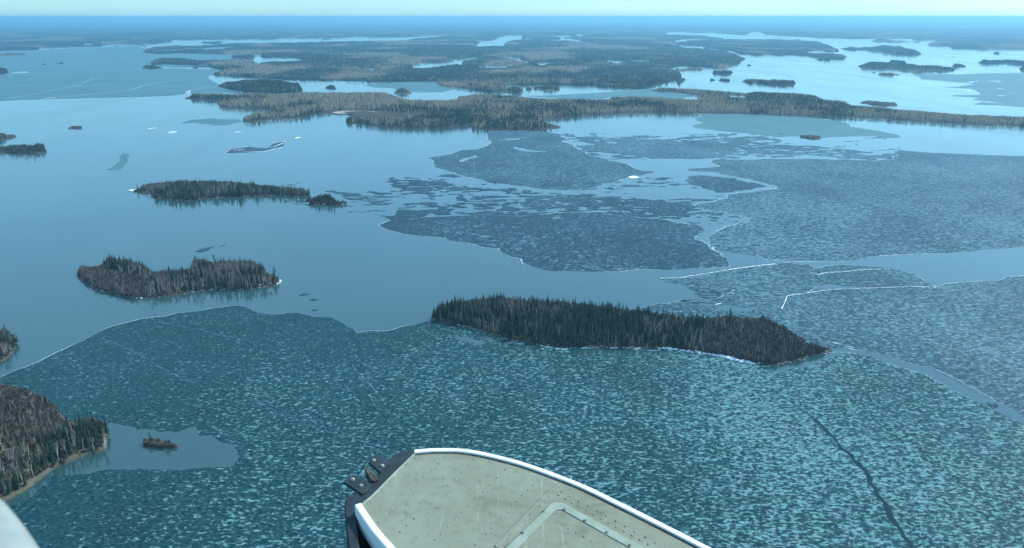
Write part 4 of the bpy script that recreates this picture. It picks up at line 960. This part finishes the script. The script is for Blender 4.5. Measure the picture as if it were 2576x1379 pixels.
# ------------------------------------------------------------------ shore ice and boulders
def chunks(name, pts, wid, mat, label, cat, n=40, seed=1, zz=.3, size=(.4, 1.3), kind=None):
    rr = random.Random(seed); V, F = [], []
    L = [math.hypot(b[0] - a[0], b[1] - a[1]) for a, b in zip(pts[:-1], pts[1:])]; T = sum(L)
    for q in range(n):
        d = rr.uniform(0, T); k = 0
        while d > L[k] and k < len(L) - 1: d -= L[k]; k += 1
        a, b = pts[k], pts[k + 1]; t = d / L[k]; s = rr.uniform(*size)
        cx = a[0] + (b[0] - a[0]) * t + rr.gauss(0, wid / 3); cy = a[1] + (b[1] - a[1]) * t + rr.gauss(0, wid / 3)
        o = len(V); m = 6; ph = rr.uniform(0, 6)
        for lev, (rad, z) in enumerate(((1, -.3), (1.05, zz * .5 * s), (.6, zz * s * rr.uniform(.9, 1.5)))):
            for j in range(m):
                g = ph + 6.283 * j / m; rj = rad * s * rr.uniform(.8, 1.15)
                V.append((cx + math.cos(g) * rj * 1.5, cy + math.sin(g) * rj, z))
        for lev in range(2):
            for j in range(m):
                j2 = (j + 1) % m; F.append((o + lev * m + j, o + lev * m + j2, o + (lev + 1) * m + j2, o + (lev + 1) * m + j))
        F.append(tuple(o + 2 * m + j for j in range(m)))
    return tag(mesh_obj(name, V, F, M[mat]), label, cat, kind=kind)
chunks('shore_ice', W('i', [(1470,396),(1560,404),(1650,415),(1740,428),(1830,446),(1920,468),(2005,489)]), 2.6, 'white', 'thick white rim of heaped ice along the right front of the long foreground island', 'shore ice', 260, 2, .8, (.5, 1.5), 'stuff')
chunks('shore_ice', W('i', [(1130,392),(1300,393),(1470,394)]), 1.2, 'white', 'thin white ice line along the middle front of the long foreground island', 'shore ice', 70, 3, .5, (.4, 1.0), 'stuff')
chunks('shore_ice', W('i', [(750,380),(800,392),(870,402),(930,393),(1080,392)]), 1.5, 'frost', 'broken white ice along the left front of the long foreground island', 'shore ice', 60, 4, .4, (.4, 1.1), 'stuff')
chunks('shore_ice', W('i', [(300,268),(370,285),(440,305),(560,345)]), 1.2, 'frost', 'faint frost line by the left end of the long foreground island', 'shore ice', 50, 5, .4, (.3, .9), 'stuff')
chunks('shore_ice', W('j', [(1870,492),(1950,487),(2060,476)]), .8, 'white', 'dotted white ice at the right front of the saddle backed island', 'shore ice', 16, 6, .6, (.7, 1.3), 'stuff')
chunks('shore_ice', W('j', [(795,588),(835,590),(880,584)]), .8, 'white', 'short white ice scrap at the front of the saddle backed island', 'shore ice', 14, 7, .5, (.7, 1.4), 'stuff')
chunks('shore_boulders', W('j', [(2350,436),(2390,405),(2405,385)]), 1.5, 'white', 'pale boulders on the right tip of the saddle backed island', 'boulders', 12, 8, 1.2, (.6, 1.3), 'stuff')
chunks('shore_boulders', W('j', [(2160,462),(2180,455),(2205,458)]), .8, 'frost', 'pale rock slab near the right tip of the saddle backed island', 'boulders', 5, 9, 1.2, (1, 1.8), 'stuff')
chunks('shore_ice', W('e', [(495,822),(530,812),(560,808)]), .8, 'white', 'white ice scrap on the bottom left wooded shore', 'shore ice', 14, 10, .5, (.4, .9), 'stuff')
chunks('shore_boulders', W('d', [(2110,540),(2170,535),(2300,547),(2390,545)]), 1.5, 'frost', 'pale boulders around the little pine islet', 'boulders', 22, 12, 1., (.7, 1.6), 'stuff')

chunks('shore_boulders', W('i', [(100,225),(300,268),(450,312),(560,346),(740,376),(850,391),(1080,389),(1500,396),(1700,424),(1850,449),(2000,487),(2150,496),(2330,450),(2420,425),(2468,406)]), 2.2, 'rock', 'grey boulders strewn along the waterline of the long foreground island', 'boulders', 260, 31, .9, (.4, 1.5), 'stuff')
chunks('shore_boulders', W('j', [(140,330),(200,400),(370,500),(460,520),(600,560),(780,590),(900,590),(1100,570),(1300,545),(1560,495),(1850,500),(2050,490),(2200,470),(2360,440)]), 2., 'rock', 'grey boulders strewn along the waterline of the saddle backed island', 'boulders', 130, 32, .9, (.4, 1.4), 'stuff')
chunks('shore_boulders', W('d', [(955,456),(1065,470),(1075,500),(1180,511),(1300,518),(1405,506),(1500,500),(1700,487),(1900,482),(2140,490)]), 2., 'rock', 'grey boulders strewn along the waterline of the long flat island', 'boulders', 90, 33, .9, (.5, 1.6), 'stuff')

# ------------------------------------------------------------------ the aeroplane's float under the window
def build_float():
    DZ = CAM_H - 1.8
    def K(pts, z=DZ):
        a = np.array(Z('k', pts)); return [np.array([p[0], p[1]]) for p in P(a[:, 0], a[:, 1], z)]
    deckp = NT('worn_deck_paint', .75, .25)
    c = deckp.coord((1, 1, 1))
    n = deckp.noise(c, 3.2, 6, .62); n2 = deckp.noise(c, 26, 5, .65); n3 = deckp.noise(c, 160, 2)
    col = deckp.ramp(n, [(.28, (.125, .135, .10)), (.42, (.195, .22, .170)), (.72, (.245, .278, .222))])
    col = deckp.mix(1.0, col, deckp.ramp(n2, [(.25, .70), (.42, .97), (.8, 1.06)]), 'MULTIPLY')
    col = deckp.mix(1.0, col, deckp.ramp(n3, [(.2, .82), (.8, 1.1)]), 'MULTIPLY')
    scf = deckp.noise(deckp.coord((34, 2.6, 1), .95), 1, 5, .7); col = deckp.mix(deckp.ramp(scf, [(.60, 0.0), (.72, .45)]), col, (.36, .39, .32))
    grm = deckp.noise(deckp.coord((1.6, 5.5, 1), .5), 1, 6, .7); col = deckp.mix(deckp.ramp(grm, [(.56, 0.0), (.74, .55)]), col, (.10, .095, .06))
    deckp.base(col); deckp.bump(n3, .25, .002)
    tr = NT('pale_hatch_paint', .6, .3); n = tr.noise(tr.coord((1, 1, 1)), 14, 5, .6)
    tr.base(tr.ramp(n, [(.3, (.20, .25, .20)), (.6, (.27, .33, .275))]))
    wh = NT('white_gunwale_paint', .35, .5); n = wh.noise(wh.coord((1, 1, 1)), 9, 4, .6)
    wh.base(wh.ramp(n, [(.3, (.78, .80, .80)), (.6, (.90, .91, .91))]))
    hu = NT('pale_hull_paint', .45, .4); n = hu.noise(hu.coord((1, 1, 1)), 30, 5, .7)
    hu.base(hu.ramp(n, [(.3, (.20, .27, .32)), (.6, (.36, .44, .50))]))
    ru = NT('black_rubber', .7, .35); n = ru.noise(ru.coord((1, 1, 1)), 12, 5, .65)
    ru.base(ru.ramp(n, [(.3, (.006, .014, .020)), (.7, (.022, .042, .055))])); ru.bump(n, .4, .004)
    bo = NT('worn_bolt', .5, .5); n = bo.noise(bo.coord((1, 1, 1)), 60, 3)
    bo.base(bo.ramp(n, [(.35, (.07, .08, .065)), (.6, (.30, .32, .27))]))
    dk = NT('dark_sealant', .8, .1); n = dk.noise(dk.coord((1, 1, 1)), 40, 3); dk.base(dk.ramp(n, [(.3, (.035, .04, .035)), (.7, (.10, .10, .08))]))
    sc = NT('screw_steel', .5, .5); n = sc.noise(sc.coord((1, 1, 1)), 60, 3); sc.base(sc.ramp(n, [(.3, (.03, .04, .04)), (.7, (.12, .14, .13))]))

    root = bpy.data.objects.new('seaplane_float', None); COL.objects.link(root)
    rp = K([(900, 700)])[0]; root.location = (rp[0], rp[1], DZ - .55)
    tag(root, 'front end of a seaplane float with grey green deck, white rims and black bow bumper', 'seaplane float')
    ox, oy, oz = root.location
    def add(name, V, F, mat, parent=root, smooth=False, bevel=0):
        pl = (0, 0, 0) if parent is root else tuple(parent.location)
        o = mesh_obj(name, [(v[0] - ox, v[1] - oy, v[2] - oz) for v in V], F, mat, parent, smooth)
        if bevel:
            b = o.modifiers.new('bevel', 'BEVEL'); b.width = bevel; b.segments = 3; b.limit_method = 'ANGLE'; b.angle_limit = R(40)
        return o
    def spline(p, n=6):
        q = []
        for i in range(len(p) - 1):
            p0 = p[max(0, i - 1)]; p1 = p[i]; p2 = p[i + 1]; p3 = p[min(len(p) - 1, i + 2)]
            for k in range(n):
                t = k / n
                q.append(.5 * ((2 * p1) + (-p0 + p2) * t + (2 * p0 - 5 * p1 + 4 * p2 - p3) * t * t + (-p0 + 3 * p1 - 3 * p2 + p3) * t ** 3))
        q.append(p[-1]); return q
    right = K([(555,240), (640,232), (720,230), (850,234), (1000,260), (1200,312), (1400,382), (1600,462), (1800,560), (2000,660), (2200,762), (2330,830)])
    d = right[-1] - right[-3]; d /= np.linalg.norm(d)
    right = spline(right, 3) + [right[-1] + d * s for s in (.15, .4, .8, 1.3, 2.0)]
    left = K([(222,562), (262,625), (318,705), (372,770), (430,835)])
    dl = left[-1] - left[-2]; dl /= np.linalg.norm(dl)
    cur = left[-1].copy(); ext = []
    for s in range(8):                                      # the inner side curves round to run parallel to the outer one
        k = min(1, (s + 1) / 5); dd = dl * (1 - k) + d * k; dd /= np.linalg.norm(dd); cur = cur + dd * .25; ext.append(cur.copy())
    left = spline(left, 4) + ext
    bow = K([(222,562), (300,497), (390,405), (470,325), (535,262), (555,240)])
    bow = spline(bow, 3)
    outline = bow[:-1] + right + left[::-1][:-1]
    n = len(outline)
    # ---- deck: a slightly cambered sheet
    cen = sum(outline) / n
    axis0 = (bow[0] + bow[-1]) / 2; ax = d
    def camber(p):
        s = abs((p[0] - cen[0]) * -ax[1] + (p[1] - cen[1]) * ax[0]); return .0
    V = [(p[0], p[1], DZ) for p in outline]; V += [(p[0], p[1], DZ - .02) for p in outline]
    F = [tuple(range(n))[::-1]] + [(k, (k + 1) % n, n + (k + 1) % n, n + k) for k in range(n)]
    # rivets are part of the deck skin
    def dome(V, F, p, z, r, h, m=8):
        o = len(V)
        for lev, (a, b) in enumerate(((1, 0), (.85, .6), (.45, .95))):
            for j in range(m):
                g = 6.283 * j / m; V.append((p[0] + math.cos(g) * r * a, p[1] + math.sin(g) * r * a, z - .0005 + h * b))
        for lev in range(2):
            for j in range(m):
                j2 = (j + 1) % m; F.append((o + lev * m + j, o + lev * m + j2, o + (lev + 1) * m + j2, o + (lev + 1) * m + j))
        F.append(tuple(o + 2 * m + j for j in range(m)))
    rn = len(F)
    rv = K([(700,300),(742,258),(885,310),(845,352),(922,270),(803,392),(762,433),(660,337),(578,415),(1062,388),(1020,430),(980,470),(935,515),(893,557),(850,600),(1115,335),(1318,402),(1288,432),(1255,465),(1222,497),(1190,533),(1160,562),(1130,598),(1095,630),(1063,665),(1030,697),(998,733),(963,768),(930,800),(372,613),(505,683),(463,722),(763,688),(415,575),(551,640),(330,660),(810,645),(720,733),(535,455),(610,378),(680,770),(590,540),(640,600),(560,265),(590,250),(500,300)])
    for p in rv: dome(V, F, p, DZ, .0044, .0035)
    # ---- hatch geometry
    A, B, C2 = K([(1430,527), (1130,822), (1960,822)])
    e1 = (B - A) / np.linalg.norm(B - A); e2 = (C2 - A) / np.linalg.norm(C2 - A)
    L1, L2 = .62, 1.05
    for off, st in ((.035, .036), (.062, .045)):
        for q in range(int(L2 / st)): dome(V, F, A - e1 * off - e2 * .01 + e2 * st * q, DZ, .0052, .0042)
        if off < .05:
            for q in range(int(L1 / st)): dome(V, F, A - e2 * off + e1 * st * q, DZ, .0052, .0042)
    deck = add('deck', V, F, [deckp.m, bo.m])
    deck.data.polygons.foreach_set('material_index', [0] * rn + [1] * (len(F) - rn))
    def rquad(a, l1, l2, r, inset=0.0, m=6):
        a = a + e1 * inset + e2 * inset; l1 -= 2 * inset; l2 -= 2 * inset; pts = []
        for cx, cy, st in ((r, r, 180), (l1 - r, r, 270), (l1 - r, l2 - r, 0), (r, l2 - r, 90)):
            for k in range(m + 1):
                g = R(st + 90 * k / m); pts.append(a + e1 * (cx + r * math.cos(g)) + e2 * (cy + r * math.sin(g)))
        return pts
    def ring(po, pi, z0, z1):
        m = len(po); V = [(p[0], p[1], z0) for p in po] + [(p[0], p[1], z1) for p in po] + [(p[0], p[1], z1) for p in pi] + [(p[0], p[1], z0) for p in pi]; F = []
        for k in range(m):
            k2 = (k + 1) % m
            for a in range(3): F.append((a * m + k, a * m + k2, (a + 1) * m + k2, (a + 1) * m + k))
        return V, F
    po = rquad(A, L1, L2, .05); pi = rquad(A, L1, L2, .03, .036)
    V, F = ring(rquad(A, L1, L2, .055, -.004), po, DZ + .0006, DZ + .0012)
    hatch = bpy.data.objects.new('hatch', None)
    V2 = [(p[0], p[1], DZ + .005) for p in pi] + [(p[0], p[1], DZ - .001) for p in pi]; m = len(pi)
    F2 = [tuple(range(m))] + [(k, (k + 1) % m, m + (k + 1) % m, m + k) for k in range(m)]
    nf = len(F2)
    for q in range(5):
        dome(V2, F2, A + e1 * .105 + e2 * (.10 + .035 * q), DZ + .005, .0045, .0035)
    hatch = add('hatch', V2, F2, [deckp.m, bo.m]); hatch.data.polygons.foreach_set('material_index', [0] * nf + [1] * (len(F2) - nf))
    V, F = ring(po, pi, DZ, DZ + .008); add('frame', V, F, tr.m, hatch)
    V, F = ring(rquad(A, L1, L2, .055, -.006), po, DZ - .002, DZ + .0022); add('gasket', V, F, dk.m, hatch)
    for p in K([(1352,594), (1220,728), (1482,582), (1608,652), (1745,725), (1887,805)], DZ + .008):
        V, F = [], []; dome(V, F, p, DZ + .008, .0075, .004, 10); add('screw', V, F, sc.m, hatch)
    # doubler plate seam along the bow of the hatch, drawn as a low raised strip
    seam = K([(1455,425), (1385,470), (1330,525), (1265,592), (1190,668), (1120,742), (1050,812)])
    V, F = [], []
    for k, p in enumerate(seam):
        w2 = .010 if k % 2 else .007
        V += [(p[0] - e2[0] * w2, p[1] - e2[1] * w2, DZ + .0004), (p[0], p[1], DZ + .0035), (p[0] + e2[0] * .03, p[1] + e2[1] * .03, DZ + .0008)]
        if k: o = 3 * k; F += [(o - 3, o - 2, o + 1, o), (o - 2, o - 1, o + 2, o + 1)]
    add('seam', V, F, deckp.m)
    # ---- rims
    def sweep(path, prof, flip=1):
        V, F = [], []; m = len(prof); N = len(path)
        for k, p in enumerate(path):
            t = path[min(N - 1, k + 1)] - path[max(0, k - 1)]; t /= np.linalg.norm(t); nn = np.array([-t[1], t[0]]) * flip
            for (o, z) in prof: V.append((p[0] + nn[0] * o, p[1] + nn[1] * o, DZ + z))
        for k in range(N - 1):
            for j in range(m):
                j2 = (j + 1) % m; F.append((k * m + j, k * m + j2, (k + 1) * m + j2, (k + 1) * m + j))
        F.append(tuple(range(m))); F.append(tuple((N - 1) * m + j for j in range(m))[::-1])
        return V, F
    prof = [(-.002, -.03), (-.002, .008), (.000, .0105), (.010, .0110), (.019, .0105), (.022, .008), (.023, -.05)]
    V, F = sweep(right, prof, 1); g = add('gunwale', V, F, wh.m); g['label'] = 'thin white outboard rim curving round the bow'
    V, F = sweep(left, [(a * 1.15, b * 1.3) for a, b in prof], -1); g = add('gunwale', V, F, wh.m); g['label'] = 'broad white inboard rim'
    V, F = sweep(right, [(-.010, -.001), (-.010, .002), (-.003, .004), (-.002, -.001)], 1); add('sealant', V, F, dk.m)
    V, F = sweep(bow, [(-.004, -.01), (-.005, .003), (.006, .004), (.007, -.02)], 1); add('bow_trim', V, F, tr.m)
    # ---- hull below the deck
    V = []; F = []; lv = [(.0, 1.0), (-.12, .97), (-.28, .86), (-.48, .45), (-.58, .08)]
    for dz, k in lv:
        for p in outline:
            s = (p - axis0) @ ax; mid = axis0 + ax * s
            q = mid + (p - mid) * k * .985 + ax * (-dz * .10); V.append((q[0], q[1], DZ - .02 + dz))
    for a in range(len(lv) - 1):
        for k in range(n):
            k2 = (k + 1) % n; F.append((a * n + k, a * n + k2, (a + 1) * n + k2, (a + 1) * n + k)[::-1])
    F.append(tuple((len(lv) - 1) * n + k for k in range(n)))
    add('hull', V, F, hu.m)
    # ---- rubber bumper round the bow
    def block(pts, z1, z0, k=1.0):
        m = len(pts); V = [(p[0], p[1], z1) for p in pts] + [(p[0] , p[1], z0) for p in pts]
        F = [tuple(range(m)), tuple(m + j for j in range(m))[::-1]] + [(j, m + j, m + (j + 1) % m, (j + 1) % m) for j in range(m)]
        return V, F
    bp = K([(566,222), (556,208), (510,214), (455,226), (420,246), (395,262), (372,300), (330,345), (290,395), (262,440), (225,482), (175,484), (140,496), (121,520), (118,560), (122,640), (134,740), (148,840), (166,960), (190,1100), (300,1100), (262,960), (220,860), (205,760), (196,680), (200,620), (232,566), (310,500), (400,408), (480,328), (545,265)], DZ - .03)
    V, F = block(bp, DZ - .03, DZ - .26); bump = add('bumper', V, F, ru.m, bevel=.008)
    for pts, bl, lb in (([(108,408), (166,366), (292,424), (258,470), (228,486)], [(168,386), (222,424)], 1), ([(268,287), (318,232), (376,268), (402,292), (340,352), (318,330)], [(300,268), (352,302)], 2)):
        V, F = block(K(pts, DZ - .022), DZ - .022, DZ - .035); br = add('bracket', V, F, ru.m, bump, bevel=.003)
        for p in K(bl, DZ - .012):
            V, F = [], []; dome(V, F, p, DZ - .022, .010, .010, 10); add('bolt', V, F, bo.m, bump)
    V, F = block(K([(244,330), (262,312), (320,372), (330,395), (300,405), (282,395)], DZ - .02), DZ - .02, DZ - .06); add('stop_block', V, F, dk.m, bump, bevel=.003)
build_float()

def build_window_frame():
    """rounded white edge of the cabin window frame, an arm's length from the eye"""
    m = NT('white_frame_paint', .5, .4); n = m.noise(m.coord((1, 1, 1)), 20, 3); m.base(m.ramp(n, [(.3, (.20, .24, .23)), (.7, (.34, .39, .37))]))
    pts = [(-80, 1215), (-30, 1262), (5, 1290), (32, 1322), (55, 1352), (78, 1385), (110, 1440), (150, 1520)]
    V, F = [], []; z = CAM_H - .26
    base = [np.array(P(u, v, z)) for u, v in pts]; N = len(base)
    prof = [(0, 0), (.002, .006), (-.004, .010), (-.02, .012), (-.05, .010), (-.06, -.02), (-.01, -.02)]
    for k, p in enumerate(base):
        t = base[min(N - 1, k + 1)] - base[max(0, k - 1)]; t /= np.linalg.norm(t); nn = np.array([-t[1], t[0]])
        for o, h in prof: V.append((p[0] + nn[0] * o, p[1] + nn[1] * o, z + h))
    mm = len(prof)
    for k in range(N - 1):
        for j in range(mm):
            j2 = (j + 1) % mm; F.append((k * mm + j, k * mm + j2, (k + 1) * mm + j2, (k + 1) * mm + j))
    F += [tuple(range(mm)), tuple((N - 1) * mm + j for j in range(mm))[::-1]]
    tag(mesh_obj('window_frame', V, F, m.m, smooth=True), 'blurred rounded white window frame edge in the bottom left corner', 'window frame')
build_window_frame()


# ------------------------------------------------------------------ haze
def build_haze():
    X0, X1, Y0, Y1, z0, z1 = -FAR * 1.05, FAR * 1.05, -FAR * 1.05, FAR * 1.05, -2.0, CAM_H + 12
    V = [(x, y, z) for z in (z0, z1) for y in (Y0, Y1) for x in (X0, X1)]
    F = [(0, 2, 3, 1), (4, 5, 7, 6), (0, 1, 5, 4), (2, 6, 7, 3), (0, 4, 6, 2), (1, 3, 7, 5)]
    m = bpy.data.materials.new('blue_haze'); m.use_nodes = True
    t = m.node_tree; t.nodes.remove(t.nodes['Principled BSDF'])
    pv = t.nodes.new('ShaderNodeVolumePrincipled')
    pv.inputs['Color'].default_value = (.31, .72, 1.0, 1)
    pv.inputs['Density'].default_value = 1 / 14500.
    pv.inputs['Anisotropy'].default_value = 0.3
    t.links.new(pv.outputs[0], t.nodes['Material Output'].inputs['Volume'])
    o = mesh_obj('haze', V, F, m); tag(o, 'blue haze thickening towards the horizon', 'haze', kind='stuff')
build_haze()
